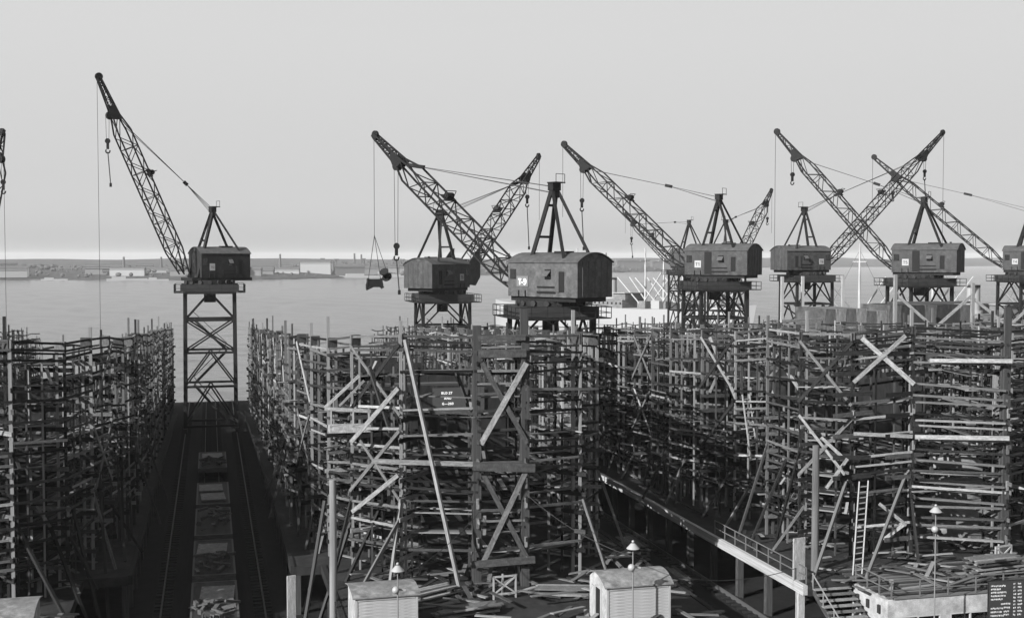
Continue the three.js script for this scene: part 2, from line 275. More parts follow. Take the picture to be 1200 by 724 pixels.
  const sh2 = mesh('head_sheave', new THREE.CylinderGeometry(0.55, 0.55, 0.6, 16), S, bm, [0, -0.6, -len * 0.81]); sh2.rotation.z = Math.PI / 2;
  box(bm, 'boom_platform', 0, 1.15, -len * 0.5, 1.5, 0.12, 1.1, S); bar(bm, 'boom_rail', V(-0.7, 1.2, -len * 0.5), V(-0.7, 2.0, -len * 0.5), 0.06, 0.06, S); bar(bm, 'boom_rail', V(0.7, 1.2, -len * 0.5), V(0.7, 2.0, -len * 0.5), 0.06, 0.06, S); bar(bm, 'boom_rail', V(-0.7, 2.0, -len * 0.5), V(0.7, 2.0, -len * 0.5), 0.06, 0.06, S);
  const w2 = mesh('boom_winch', new THREE.CylinderGeometry(0.35, 0.35, 0.9, 12), S, bm, [0, 1.4, -len * 0.5]); w2.rotation.z = Math.PI / 2;
  // pendants, hoist lines and hooks
  bm.updateMatrix(); const on = (y, t, xx = 0) => V(xx, y, -len * t).applyMatrix4(bm.matrix);
  const top = at(af, 0, ap + 0.2), eq = on(0.7, 0.74).lerp(top, o.eq ?? 0.72);
  for (const s of [-0.35, 0.35]) { bar(c, 'pendant_cable', on(0.7, 0.74, s), eq, 0.07, 0.07, M.cable); for (const q of [-0.5, 0.1]) bar(c, 'luffing_cable', eq, at(af, s, ap + q), 0.05, 0.05, M.cable); }
  const e2 = bar(c, 'equalizer', eq.clone().lerp(top, -0.06), eq.clone().lerp(top, 0.07), 0.32, 0.4, S);
  const tip = on(-0.1, 0.995); const lowY = o.whip ?? 4;
  bar(c, 'whip_line', tip, V(tip.x, lowY, tip.z), 0.05, 0.05, M.cable);
  const hd = on(-1.0, 0.81), hl = o.hook ?? 6;
  for (const s of [-0.22, 0.22]) bar(c, 'hoist_line', V(hd.x + s, hd.y, hd.z), V(hd.x + s * 0.7, hd.y - hl, hd.z), 0.05, 0.05, M.cable);
  const hk = mesh('hook_block', mergeGeometries([new THREE.CylinderGeometry(0.36, 0.32, 0.3, 14).rotateX(Math.PI / 2), new THREE.BoxGeometry(0.34, 1.1, 0.26).translate(0, -0.5, 0), new THREE.TorusGeometry(0.26, 0.09, 6, 12, 4.4).rotateZ(2.3).translate(0, -1.3, 0)]), S, c); hk.position.set(hd.x, hd.y - hl, hd.z);
  if (o.sling) { bar(c, 'sling', V(hd.x, hd.y - hl - 1.4, hd.z), V(hd.x + 0.3, hd.y - hl - 1.4 - o.sling, hd.z), 0.12, 0.12, M.cable); box(c, 'sling_hook', hd.x + 0.3, hd.y - hl - 1.5 - o.sling, hd.z, 0.3, 0.5, 0.2, S); }
  if (o.hood) for (const s of [-1, 1]) { const q = new THREE.Shape(); q.moveTo(2.9, 0.4); q.lineTo(5.0, 0.2); q.lineTo(6.2, 1.4); q.lineTo(6.3, 5.6); q.lineTo(5.4, 5.3); q.lineTo(2.9, 3.2); q.closePath(); const g = new THREE.ExtrudeGeometry(q, { depth: 0.08, bevelEnabled: false }).rotateY(Math.PI / 2).translate(s * 2.3 - 0.04, 0, 0); const e = mesh('front_shield', uvMetres(g, 4), hm, c, [0, hb, 0]); e.rotation.y = az; }
  return { c, tip: tip.clone().add(c.position), on };
}
const BLANK = grey(0.4, 0.8); const signCache = {};
function signs(t, card) { return signCache[t] ??= signMat(t, card); }
const cr = (x, d, hb, az, el, len, label, extra = {}) => crane({ x, d, hb, az: R(az), el: R(el), len, label, hm: M.house, card: true, ...extra });
cr(0, 175, 21.3, 111.2, 66.3, 28.2, 'dark tower crane numbered T12 astride the deep track beside the open water, boom steeply raised', { sign: 'T12', ap: 9.2, zs: 0.76, hm: M.houseDark, hook: 3.2, sling: 4.2, whip: 2, eq: 0.68 });
const t9 = cr(32, 115.1, 20.3, 30.2, 35, 29.5, 'tower crane with large pale house lettered T-9, a bundle slung from its boom', { sign: 'T-9', hm: M.house9, card: false, hook: 8.5, sling: 3.6, whip: 26.5, eq: 0.03 });
cr(32, 172.3, 19.8, -45.8, 40.5, 30.6, 'tower crane with dark shaded house side whose boom crosses behind the T-9 crane boom', { sign: 'T8', hood: true, hook: 2.2, sling: 6.5, whip: 30, eq: 0.02 });
cr(67, 157.2, 21.7, 41.2, 41.2, 28.1, 'tower crane numbered T1 with dark doorway in its house before the white moored ship', { sign: 'T1', recess: true, hook: 4.2, sling: 5.5, whip: 30, eq: 0.6 });
cr(101, 197, 21.9, -79.8, 42.3, 36.6, 'tower crane numbered T6 with tall pale posts standing before its tower', { sign: 'T6', hook: 2, sling: 4, whip: 22, eq: 0.7 });
cr(101, 161.6, 21.9, 43.2, 48.6, 28.3, 'tower crane numbered T5 with dark doorway in its grey house above the braced pale timbers', { sign: 'T5', recess: true, hook: 2.2, whip: 22, eq: 0.6 });
cr(137.6, 187, 21.9, 43.2, 40.8, 30.9, 'tower crane beside the moored ship with the white funnel, its long boom lowered', { sign: 'T4', recess: true, hook: 2.2, whip: 30, eq: 0.5 });
cr(-34, 185, 21.3, -128.8, 74.3, 20, 'tower crane on the track beyond the dark shaded staging, its steep boom tip showing', { hook: 3, whip: 2 });
cr(118, 270, 22, -63.8, 54.1, 22.1, 'distant hazy tower crane half hidden behind the T1 crane house', { hook: 3, whip: 30 });
cr(110, 275, 22, 48.2, 44.9, 17.2, 'distant hazy tower crane with short boom beside the white moored ship masts', { hook: 3, sling: 3, whip: 30 });
{ // the bundle that hangs from the T-9 boom
  const b = thing('hanging_load', 'dark bundle of scrap and drum hanging on slings from the T-9 crane', 'load', [t9.tip.x, 20.6, t9.tip.z]);
  const cg = []; for (let i = 0; i < 12; i++) cg.push(barGeo(V(rr(-1, 1), rr(-0.2, 0.9), rr(-0.5, 0.5)), V(rr(-1, 1), rr(-0.2, 0.9), rr(-0.5, 0.5)), 0.14, 0.14));
  for (const s of [-0.9, 0.9]) for (const z of [-0.5, 0.5]) cg.push(barGeo(V(s, 0, z), V(s * 0.8, 1.1, z), 0.12, 0.12)); cg.push(boxGeo(0, 0.55, 0, 1.7, 0.9, 1.0));
  mesh('crate', mergeGeometries(cg), M.steel, b);
  const dm = mesh('cable_drum', mergeGeometries([new THREE.CylinderGeometry(0.55, 0.5, 0.16, 14).translate(0, 0.45, 0), new THREE.CylinderGeometry(0.6, 0.55, 0.16, 14).translate(0, -0.45, 0), new THREE.CylinderGeometry(0.35, 0.35, 0.8, 14)]), M.steel, b, [1.25, 1.5, 0]); dm.rotation.set(0.5, 0.4, 0.5);
  bar(b, 'sling', V(-0.7, 1, 0), V(0, 5.9, 0), 0.06, 0.06, M.cable); bar(b, 'sling', V(1.4, 1.8, 0), V(0, 5.9, 0), 0.06, 0.06, M.cable); bar(b, 'sling', V(0.7, 0.8, 0), V(0, 5.9, 0), 0.06, 0.06, M.cable);
}

// ---------- timber staging round each hull ----------
const topY = (d) => 19.1 - 0.05 * (d - 75);
class Staging {
  constructor(label) { this.t = thing('shipway_staging', label, 'staging'); this.b = {}; }
  add(name, a, b, w, h, t) { (this.b[name] ??= []).push({ a, b, w, h, t }); }
  build() {
    for (const [name, list] of Object.entries(this.b)) {
      for (const e of list) { const m = e.a.clone().add(e.b).multiplyScalar(0.5); const inn = frustum.containsPoint(m) || frustum.containsPoint(e.a) || frustum.containsPoint(e.b); e.k = (inn ? 0 : 1e4) + m.distanceTo(camera.position) / Math.sqrt(0.3 + e.a.distanceTo(e.b) * Math.max(e.w, e.h)); }
      list.sort((p, q) => p.k - q.k);
      const cut = this.t === stShade.t ? 12 : 300;
      list.slice(0, cut).forEach((e) => bar(this.t, name, e.a, e.b, e.w, e.h, TIMBER[e.t]));
      if (list.length > cut) { const m = mesh(name + '_mass', mergeBoxes(list.slice(cut)), timberVC, this.t); m.userData.kind = 'stuff'; }
    }
  }
}
function staging(cx, label, o = {}) {
  const s = new Staging(label);
  const tone = () => { const r = rnd(); return Math.max(0, (r < 0.22 ? 0 : r < 0.45 ? 1 : r < 0.68 ? 2 : r < 0.88 ? 3 : r < 0.98 ? 4 : 5)); };
  const side = o.side ?? [[5.8, 75.6], [8.3, 80], [9.4, 84.5], [10.2, 89], [10.8, 93.5], [11.2, 98]]; for (let d = side.at(-1)[1] + 4.6; d < 206; d += 4.6) side.push([side.at(-1)[0], d]);
  let line = [...side.slice().reverse().map(([x, d]) => [-x, d]), ...(o.front ?? []), ...side];
  if (o.from) line = null;
  const runs = line ? [line] : [-1, 1].map((g) => side.filter(([, d]) => d >= o.from).map(([x, d]) => [g * x, d]));
  runs.forEach((ln, ri) => {
    const st = ln.map(([x, d], i) => {
      const p = ln[Math.max(0, i - 1)], q = ln[Math.min(ln.length - 1, i + 1)];
      const tx = q[0] - p[0], td = q[1] - p[1], l = Math.hypot(tx, td); let nx = -td / l, nd = tx / l; // inward normal
      if (nx * -x + nd * (100 - d) < 0) { nx = -nx; nd = -nd; }
      if (line && i > 0 && Math.abs(x) < 3) { nx = 0; nd = 1; }
      const X = cx + x;
      const D = d + rr(-0.15, 0.15);
      return { x: X, d: D, nx, nd, T: topY(D) + rr(-0.15, 0.25), B: baseY(D), front: Math.abs(x) < 6 && d < 80, P: (k, y) => V(X + nx * k, y, -(D + nd * k)) };
    });
    st.forEach((e, i) => {
      const mid = e.front && Math.abs(e.x - cx) < 3, w = mid ? 0.2 : 0.16;
      for (const k of mid ? [0, 0.3] : [0, 0.52]) { s.add('post', e.P(k, e.B), e.P(k + rr(-0.03, 0.03), e.T + (rnd() < 0.25 ? rr(0.3, 1.6) : 0)), mid ? 0.5 : w * rr(0.85, 1.3), w, mid ? 2 : pick([1, 2, 3, 3, 4, 4])); }
      if (e.d < 125) s.add('inner_post', e.P(1.35, e.B), e.P(1.35, e.T - rr(2, 6)), 0.12, 0.12, tone());
      s.add('inner_post', e.P(2.35, e.B), e.P(2.35, e.T - rr(0.3, 2.5)), 0.14, 0.14, tone());
      if (!mid && e.d < 175) s.add('cap_board', e.P(-0.06, e.T - 0.32), e.P(0.6, e.T - 0.32), 0.26, 0.66, pick([2, 2, 3]));
      let lev = 0; e.lv = [];
      for (let y = e.T - 1.5; y > e.B + 1; y -= 1.22) {
        e.lv.push(y); const far = e.d > 150;
        const L = e.front ? 3.4 : 2.7;
        const up = lev < 4 && rnd() < 0.35; if (!up) s.add('bearer', e.P(-0.12 - rr(0, 0.35), y - 0.2 + rr(-0.05, 0.05)), e.P(L + rr(-0.3, 0.3), y - 0.2 + rr(-0.08, 0.08)), 0.09, 0.28, Math.max(0, tone() - 1));
        if (e.d < 125 && !up && lev > 2) { s.add('bearer', e.P(-0.1 - rr(0, 0.3), y - 0.2 + rr(-0.05, 0.05)).add(V(0, 0, 0.3)), e.P(L + rr(-0.3, 0.3), y - 0.2).add(V(0, 0, 0.3)), 0.07, 0.26, tone()); if (rnd() < 0.5) s.add('cleat', e.P(-0.1, y - 0.7).add(V(0, 0, 0.12)), e.P(-0.1, y - 0.05).add(V(0, 0, 0.12)), 0.16, 0.1, pick([1, 3, 4])); }
        lev++;
      }
      if (e.d < 110 && !mid && rnd() < 0.55) { const h = rr(3, 7.5); s.add('raker', e.P(-rr(1.4, 2.6), e.B), e.P(0.1, e.B + h), 0.16, 0.16, tone()); }
    });
    for (let i = 0; i < st.length - 1; i++) {
      const p = st[i], q = st[i + 1], near = Math.min(p.d, q.d), n = Math.min(p.lv.length, q.lv.length);
      for (const k of [0.03, 2.4]) s.add('top_rail', p.P(k, p.T - 0.12 - (k > 1 ? 0.5 : 0)), q.P(k, q.T - 0.12 - (k > 1 ? 0.5 : 0)), 0.1, 0.14, tone());
      s.add('top_rail', p.P(0.03, p.T - 0.75), q.P(0.03, q.T - 0.75), 0.06, 0.12, tone());
      if (!(p.front && q.front)) for (const [k, w] of [[0.1, 0.11], [2.3, 0.12], [1.2, 0.1]]) for (const f of near > 120 ? [0.5] : [0.33, 0.66]) if (rnd() < 0.62) { const a = p.P(k, p.B).lerp(q.P(k, q.B), f + rr(-0.08, 0.08)), b = a.clone(); const lo = rnd() < 0.5 ? 0 : rr(2, 8); a.y += lo; b.y = p.T - rr(-0.5, 1.2) - (k > 1 ? rr(0, 2) : 0); s.add('upright', a, b, w, w, Math.min(5, tone() + (rnd() < 0.4 ? 1 : 0))); }
      for (let j = 0; j < n; j++) {
        const skip = rnd(); if (rnd() < 0.75) s.add('ledger', p.P(-0.1, p.lv[j] + rr(0.3, 0.6)), q.P(-0.1, q.lv[j] + rr(0.3, 0.6)), 0.06, 0.16, tone());
        if (rnd() < 0.5) s.add('ledger', p.P(2.45, p.lv[j] + 0.1), q.P(2.45, q.lv[j] + 0.1), 0.06, 0.16, tone());
        if (skip < (j < 4 ? 0.34 : 0.16)) continue;
        const frontBay = p.front && q.front;
        const cnt = near > 140 ? 2 : frontBay ? (j < 7 || rnd() < 0.5 ? 1 : 3) : near < 125 ? 5 : 3, wd = near > 140 ? 0.5 : 0.28;
        for (let k = 0; k < cnt; k++) {
          if (rnd() < 0.12) continue;
          const o0 = 0.72 + k * (wd + 0.16) + rr(-0.08, 0.08), o1 = 0.72 + k * (wd + 0.16) + rr(-0.12, 0.12), y0 = p.lv[j] + rr(0, 0.07), y1 = q.lv[j] + rr(0, 0.07);
          const a = p.P(o0, y0), b = q.P(o1, y1), e = b.clone().sub(a).normalize();
          a.addScaledVector(e, -rr(0.1, 0.5)); b.addScaledVector(e, rr(0.1, 0.5));
          s.add('plank', a, b, wd * rr(0.75, 1.2), 0.06, Math.max(1, Math.min(4, tone() + (rnd() < 0.4 ? 1 : 0))));
        }
        if (near < 125) for (let k = 0; k < 3; k++) { const f = rnd(), ps = (kk, y) => p.P(kk, p.lv[j] + y).lerp(q.P(kk, q.lv[j] + y), f); if (rnd() < 0.45) { const k0 = rr(-0.7, 0.9); s.add('short_board', ps(k0, 0.1), ps(k0 + rr(1, 2.4), 0.1 + rr(-0.03, 0.12)), rr(0.14, 0.34), 0.06, tone()); } if (j > 0 && rnd() < 0.12) s.add('leaning_board', ps(rr(-0.1, 0.5), 0.06), ps(rr(0.1, 1.8), rr(0.8, 1.5)).add(V(0, 0, rr(-0.8, 0.8))), 0.2, 0.05, pick([2, 3, 4])); }
        if (rnd() < 0.45) { s.add('guard_rail', p.P(-0.12, p.lv[j] + 0.95), q.P(-0.12, q.lv[j] + 0.95), 0.06, 0.13, tone()); }
        if (near < 130 && rnd() < 0.16) { const a = p.P(rr(-0.4, 2.2), p.lv[j] + 0.12), b = q.P(rr(0, 2.2), q.lv[j] + rr(0.1, 0.5)); s.add('plank', a, b, 0.26, 0.06, pick([2, 3, 4])); }
      }
      if ((i % 3 === 0 && near < 170) && !(p.front && q.front)) {
        for (const [f0, f1] of [[0.96, 0.68], [0.62, 0.34]]) {
          const h = (e, f) => e.B + (e.T - e.B) * f; if (rnd() < 0.8) s.add('brace', p.P(-0.14, h(p, f0)), q.P(-0.14, h(q, f1)), 0.06, 0.2, pick([3, 3, 4, 5]));
          if (rnd() < 0.8) s.add('brace', p.P(-0.21, h(p, f1)), q.P(-0.21, h(q, f0)), 0.06, 0.24, pick([1, 2, 3, 3]));
        }
      }
    }
  });
  return s;
}
// numbers below are metres: [x, y, z] to [x, y, z]
const add = (s, name, a, b, w, h, t) => s.add(name, V(...a), V(...b), w, h, t);
const st0 = staging(-17, 'dark shaded timber staging across the deep track from the half-built chalked hull', { front: [[-1.5, 74.6], [1.6, 74.6]] });
const stShade = staging(-51, 'unseen timber staging added on the next shipway to cast shade on the dark shaded staging', {});  // out of view, added to throw shade over the staging beside it
const st1 = staging(17.2, 'timber staging with two tall cross-braced posts at its bow, round the half-built hull', { front: [[-1.2, 74.4], [1.7, 73.8]] });
for (const [a, b, w, h, t] of [
  [[11.62, 18.98, -75.15], [14.57, 3.6, -72.5], 0.2, 0.2, 4], [[11.2, 15.98, -75.3], [8.54, 12.43, -77.5], 0.08, 0.28, 4], [[11.18, 10.6, -75.3], [8.57, 8, -77.5], 0.08, 0.26, 4], [[11.26, 7.91, -75.2], [8.41, 3.7, -73.5], 0.16, 0.2, 3],
  [[18.88, 17.54, -73.4], [16.13, 12.52, -74.0], 0.08, 0.34, 4], [[16.22, 17.55, -74.12], [18.97, 12.54, -73.5], 0.08, 0.3, 2], [[18.89, 10.93, -73.4], [16.01, 4.65, -74.0], 0.08, 0.32, 3], [[16.32, 10.62, -74.12], [18.97, 5.37, -73.5], 0.08, 0.3, 2],
  [[6.74, 9.08, -76], [4.9, 0, -73.5], 0.18, 0.18, 2], [[14.8, 17.2, -75.6], [20.1, 3.8, -79], 0.18, 0.18, 2], [[9.7, 17.2, -77.4], [13.6, 5.2, -79], 0.2, 0.2, 2],
]) add(st1, 'brace', a, b, w, h, t);
for (const [a, b, w, h, t] of [
  [[9.5, 11.63, -74.7], [16.6, 11.25, -74.0], 0.3, 0.26, 4], [[15.6, 11.2, -73.9], [19.4, 11.05, -73.3], 0.35, 0.5, 2], [[16, 19.05, -74.2], [18.85, 19.1, -73.5], 0.1, 0.35, 2], [[16, 18.1, -74.15], [18.9, 18.15, -73.5], 0.1, 0.5, 2], [[15.5, 5.1, -73.9], [19.4, 5.35, -73.3], 0.3, 0.4, 2],
  [[11.5, 14.6, -75.4], [16.2, 14.7, -74.6], 0.3, 0.1, 4], [[11.5, 13.0, -75.4], [16.2, 13.1, -74.6], 0.3, 0.1, 3], [[11.4, 17.0, -75.6], [16.2, 17.05, -74.7], 0.3, 0.1, 3],
]) add(st1, 'walkway_beam', a, b, w, h, t);
const st2 = staging(51, 'timber staging with long pale horizontal planks behind the concrete head wall and ladder', { front: [[-5, 74.3], [0.9, 72.3], [5, 74.3]], side: [[8.9, 75.3], [11, 78.8], [11.2, 83.6], [11.5, 88.4], [12.3, 93.4], [13, 98.4]] });
for (const [a, b, w, h, t] of [
  [[42.43, 18.62, -74.7], [45.83, 15.53, -73.8], 0.08, 0.3, 5], [[45.15, 18.81, -73.8], [41.96, 15.64, -74.9], 0.08, 0.26, 4], [[40.14, 11.87, -75.9], [41.52, 10.35, -74.9], 0.08, 0.22, 4], [[41.52, 10.53, -74.8], [40.3, 8.47, -75.4], 0.08, 0.22, 4],
  [[47.4, 17.43, -75], [47.82, 3.6, -74], 0.2, 0.2, 2], [[45.78, 9.39, -74.5], [39.93, 3.6, -69.6], 0.18, 0.2, 3], [[41.26, 9.01, -74.5], [36.6, 3.6, -70.2], 0.18, 0.2, 3], [[43.69, 7.46, -74.4], [45.46, 6.02, -73.9], 0.07, 0.22, 4], [[45.46, 6.19, -73.9], [44.05, 5, -74.4], 0.07, 0.22, 5],
  [[38.79, 17.67, -92], [40.6, 12.73, -90.8], 0.08, 0.26, 4], [[40.6, 18.04, -90.8], [38.82, 13.23, -92], 0.08, 0.24, 3], [[40.4, 17.76, -85], [42.29, 14.09, -83], 0.08, 0.28, 4], [[42.59, 18.17, -83], [40.51, 14.89, -85], 0.08, 0.24, 3],
]) add(st2, 'brace', a, b, w, h, t);
for (const [a, b, w, h, t] of [
  [[46.97, 17.1, -73.8], [51.74, 17.15, -71.6], 0.12, 0.26, 5], [[42, 12.18, -74.9], [45.76, 12.02, -73.8], 0.12, 0.24, 4], [[45.9, 12.0, -73.7], [51.6, 12.0, -71.6], 0.14, 0.28, 5], [[41.62, 11.12, -88], [42, 11.78, -75], 0.2, 0.2, 4],
]) add(st2, 'walkway_beam', a, b, w, h, t);
for (let j = 0; j < 9; j++) { const y = 15.6 - j * 1.32 + rr(-0.1, 0.1); add(st2, 'walkway_beam', [46.2, y, -74.4], [51.7, y - rr(0, 0.5), -72.2], 0.35, 0.12, pick([2, 3, 3, 4])); }
for (const [x, d] of [[42.1, 75.1], [45.6, 74.4]]) { for (let y = 5; y < 18; y += 1.4) add(st2, 'bearer', [x - 1.6, y, -d + 0.2], [x + 1.3, y + rr(-0.2, 0.2), -d + 0.2], 0.08, 0.3, pick([0, 0, 1, 2])); }
const st3 = staging(85, 'farther timber staging seen over the planked staging, below the T5 crane', { from: 95 });
const st4 = staging(119, 'farthest timber staging in view, near the moored ship with white funnel', { from: 125 });
for (let d = 78; d < 150; d += rr(2, 6)) { st2.add('raker', V(36.4 + rr(0, 1.2), baseY(d), -d), V(d < 92 ? 39.7 : 38, baseY(d) + rr(2, 6.5), -d - rr(-1, 1)), 0.15, 0.15, pick([1, 2, 2, 3])); if (rnd() < 0.7) st2.add('loose_board', V(36.3 + rr(0, 2), baseY(d) + 0.1 + rnd() * 0.4, -d), V(36.6 + rr(0, 2), baseY(d) + 0.15 + rnd() * 0.6, -d - rr(2, 4)), 0.28, 0.1, pick([1, 2, 3])); if (d > 88) st2.add('upright', V(37 + rr(0, 2.4), baseY(d), -d), V(37 + rr(0, 2.4), baseY(d) + rr(2, 5), -d), 0.14, 0.14, pick([1, 2, 3])); }
for (let i = 0; i < 9; i++) { const d = 73 + i * 3.4, y = rr(7.5, 12), x = -17 + Math.min(10.6, 5.8 + i * 1.3); st0.add('raker', V(-6.0 + rr(-0.5, 0.3), d > 86 ? baseY(d) : 0, -(d - rr(0, 3))), V(x, y, -(d + rr(2, 5))), 0.18, 0.18, pick([0, 1, 1])); }
for (let i = 0; i < 8; i++) { const d = 76 + i * 4; st1.add('raker', V(6 + rr(-0.3, 0.4), d > 85 ? baseY(d) : 0, -(d - rr(0, 2))), V(17.2 - Math.min(11, 6.5 + i), rr(7, 11), -(d + rr(1, 4))), 0.18, 0.2, pick([1, 2, 2, 3])); }
// tall pale uprights and braced frame on the farther staging
for (const [x, d] of [[71.5, 146], [75.4, 148], [82.3, 150]]) add(st3, 'pale_upright', [x, 12, -d], [x, 21.6, -d], 0.34, 0.34, 5);
for (const [a, b] of [[[79.5, 19.6, -132], [84, 15.6, -131]], [[88.4, 19.6, -130], [84, 15.6, -131]], [[88.4, 19.2, -130], [92.6, 15.8, -129]], [[96.6, 19.6, -128], [92.6, 15.8, -129]]]) add(st3, 'brace', a, b, 0.1, 0.34, 4);
add(st3, 'walkway_beam', [66.5, 16.4, -136], [79, 16.4, -141], 0.2, 0.35, 5); add(st3, 'walkway_beam', [66.5, 15.4, -136], [79, 15.4, -141], 0.14, 0.2, 4);
add(st3, 'pale_upright', [79.3, 10, -132], [79.3, 22, -132], 0.36, 0.36, 4); add(st3, 'pale_upright', [88.4, 10, -130], [88.4, 21, -130], 0.36, 0.36, 4);
// loose boards lying about the heads of the ways
for (let i = 0; i < 150; i++) { const x = rr(9, 27.5), d = 60 + 22 * Math.sqrt(rnd()), a = rr(0, 6.3), l = rr(1.2, 3.4); const y = 3.64 + rnd() * 0.7; st1.add('loose_board', V(x - Math.cos(a) * l / 2, y, -d - Math.sin(a) * l / 2), V(x + Math.cos(a) * l / 2, y + rr(-0.05, 0.35), -d + Math.sin(a) * l / 2), 0.27, 0.06, pick([1, 2, 3, 3, 4])); }
for (let i = 0; i < 140; i++) { const x = rr(38, 60), d = rr(66.5, 84), a = rr(0, 6.3), l = rr(1, 3.4); const y = 3.64 + rnd() * 0.5; st2.add('loose_board', V(x - Math.cos(a) * l / 2, y, -d - Math.sin(a) * l / 2), V(x + Math.cos(a) * l / 2, y + rr(-0.05, 0.3), -d + Math.sin(a) * l / 2), 0.26, 0.06, pick([1, 2, 3, 3, 4])); }
for (let i = 0; i < 160; i++) { const x = rr(-26, -8), d = rr(70, 95), a = rr(0, 6.3), l = rr(1.5, 3.4); const y = 3.64 + rnd() * 0.5; st0.add('loose_board', V(x - Math.cos(a) * l / 2, y, -d - Math.sin(a) * l / 2), V(x + Math.cos(a) * l / 2, y + rr(-0.05, 0.3), -d + Math.sin(a) * l / 2), 0.3, 0.06, pick([1, 2, 3, 4])); }
for (const [s, cx, y1] of [[st1, 17.2, 10], [st2, 51, 9.5], [st0, -17, 12.5]]) for (let y = 4.9, j = 0; y < y1; y += 1.28, j++) for (let d = s === st2 ? 85 : 78; d < 103; d += 3.1) {
  const w = Math.min(7.6, 2.6 + (d - 76) * 0.42); if (rnd() < 0.25) continue;
  s.add('bearer', V(cx - w - rr(-0.4, 0.4), y, -d), V(cx + w + rr(-0.4, 0.4), y + rr(-0.1, 0.1), -d - rr(-0.2, 0.2)), 0.1, 0.26, pick([0, 1, 1, 2]));
  for (let k = 0; k < 7; k++) { const x = cx + rr(-w, w), a = rr(-0.15, 0.15); s.add('plank', V(x - Math.sin(a) * 1.8, y + 0.17 + rr(0, 0.06), -d + 0.4), V(x + Math.sin(a) * 1.8, y + 0.17 + rr(0, 0.06), -d - Math.cos(a) * 3.6), 0.3, 0.06, pick([1, 2, 2, 3, 3, 4])); }
}
for (const s of [st0, st1, st2, st3, st4, stShade]) s.build();

// ---------- hulls on the ways ----------
function hull(cx, label, d0, top, o = {}) {
  const t = thing('ship_hull', label, 'ship hull'); const dE = 200, bow = o.bow ?? 0;
  const hb = (d) => d > 108 ? 8.2 : 8.2 * Math.sqrt(Math.max(0.02, 1 - ((108 - d) / 33) ** 2));
  const ty = (d) => topY(d) - top;
  const step = 6.2, rows = 4;
  for (const s of [-1, 1]) for (let d = d0; d < dE; d += step) for (let r = 0; r < rows; r++) {
    if (r === rows - 1 && rnd() < 0.25) continue;
    const e = Math.min(d + step, dE), b0 = baseY(d) + 1, h = (ty(d) - b0) / rows, yb = b0 + r * h;
    const m = bar(t, 'shell_plate', V(cx + s * hb(d), yb + h / 2, -d), V(cx + s * hb(e), yb + h / 2 - 0.05 * step * 0.9, -e), 0.05 + (r % 2) * 0.03, h * 1.02, pick([M.hull, M.hull, M.steelMid]));
  }
  for (const s of [-1, 1]) for (let d = d0 + 1; d < dE; d += 2.4) bar(t, 'frame_rib', V(cx + s * (hb(d) - 0.25), ty(d) - 1.5, -d), V(cx + s * (hb(d) - 0.2), ty(d) + rr(0.6, 2.2), -d), 0.14, 0.2, rnd() < 0.3 ? M.hullLight : M.hull);
  for (let d = d0 + 0.2; d < dE - 4; d += 22) { // transverse bulkheads of upright plates
    const n = 5, w = 2 * hb(d) - 0.4, y0 = baseY(d) + 1, y1 = ty(d) + (d < d0 + 1 ? 0.0 : 0.4);
    for (let i = 0; i < n; i++) box(t, 'bulkhead_plate', cx - w / 2 + w * (i + 0.5) / n, (y0 + y1) / 2, -d - (i % 2) * 0.03, w / n - 0.015, y1 - y0 - (i % 2) * 0.1, 0.06, o.face ?? M.hull);
    for (const f of [0.33, 0.66]) box(t, 'stiffener', cx, y0 + (y1 - y0) * f, -d + 0.1, w, 0.16, 0.14, M.hull);
  }
  for (let d = d0 + 1; d < dE - 6; d += 9) { const dd = d; if (o.holes && (Math.round(d) % 3 === 0)) continue; bar(t, 'deck_plate', V(cx, ty(d) - 0.9, -d), V(cx, ty(d + 8.8) - 0.9, -d - 8.8), 2 * hb(d) - 0.8, 0.06, o.deck ?? pick([M.steelMid, M.hullLight, M.hull])); }
  return t;
}
const h1 = hull(17.2, 'dark half-built hull with chalked bulkhead, inside the staging with cross-braced posts', 105, 4.6);
{
  const m = printed(512, 256, (g, w, h) => { g.fillStyle = '#2c2c2c'; g.fillRect(0, 0, w, h); g.fillStyle = '#d8d8d8'; g.font = 'bold 34px sans-serif'; g.textAlign = 'center'; g.fillText('BLD 27', 140, 62); g.fillText('AND', 150, 112); g.fillText('G—260', 150, 165); g.fillText('– – .', 380, 90); });
  const s = mesh('chalk_marks', new THREE.PlaneGeometry(4.6, 2.3), m, h1, [20.9, 11.6, -104.96]); s.position.z = -105.05 + 0.1;
}
hull(-51, 'unseen half-built hull added inside the shade-casting staging on the next shipway', 86, 5);  // unseen hull, added to fill the shade-casting staging
hull(-17, 'half-built hull with pale deck pieces, inside the dark shaded staging by the water', 86, 6.6, { deck: M.hullLight, holes: true });
const h2 = hull(51, 'half-built hull with raised grey bulkhead, inside the staging behind the concrete head wall', 92, 4.2, { face: M.steelMid });
hull(85, 'hull nearly plated, with a grey block standing above the farther staging', 110, 3.2);
{
  const st = thing('bow_section', 'pale grey curved bow plates propped upright behind the long horizontal planks', 'bow section', [52.4, 3.6, -77.2]);
  const col = [M.shipGrey, grey(0.24, 0.7, blotMap)];
  for (let i = 0; i < 4; i++) { const g = new THREE.CylinderGeometry(2.6 + i * 0.2, 2.4 + i * 0.2, 1.55, 12, 1, true, 5.2, 1.3); mesh('shell_plate', g, col[i % 2], st, [0.2, 0.9 + i * 1.6, -2.4]).material.side = THREE.DoubleSide; }
  bar(st, 'stem_bar', V(1.5, 0, -0.2), V(2.0, 6.6, 0.1), 0.3, 0.4, M.hull);
  box(st, 'keel_block', 0.3, 0.4, 0.5, 1.6, 0.8, 1.2, TIMBER[3]);
}
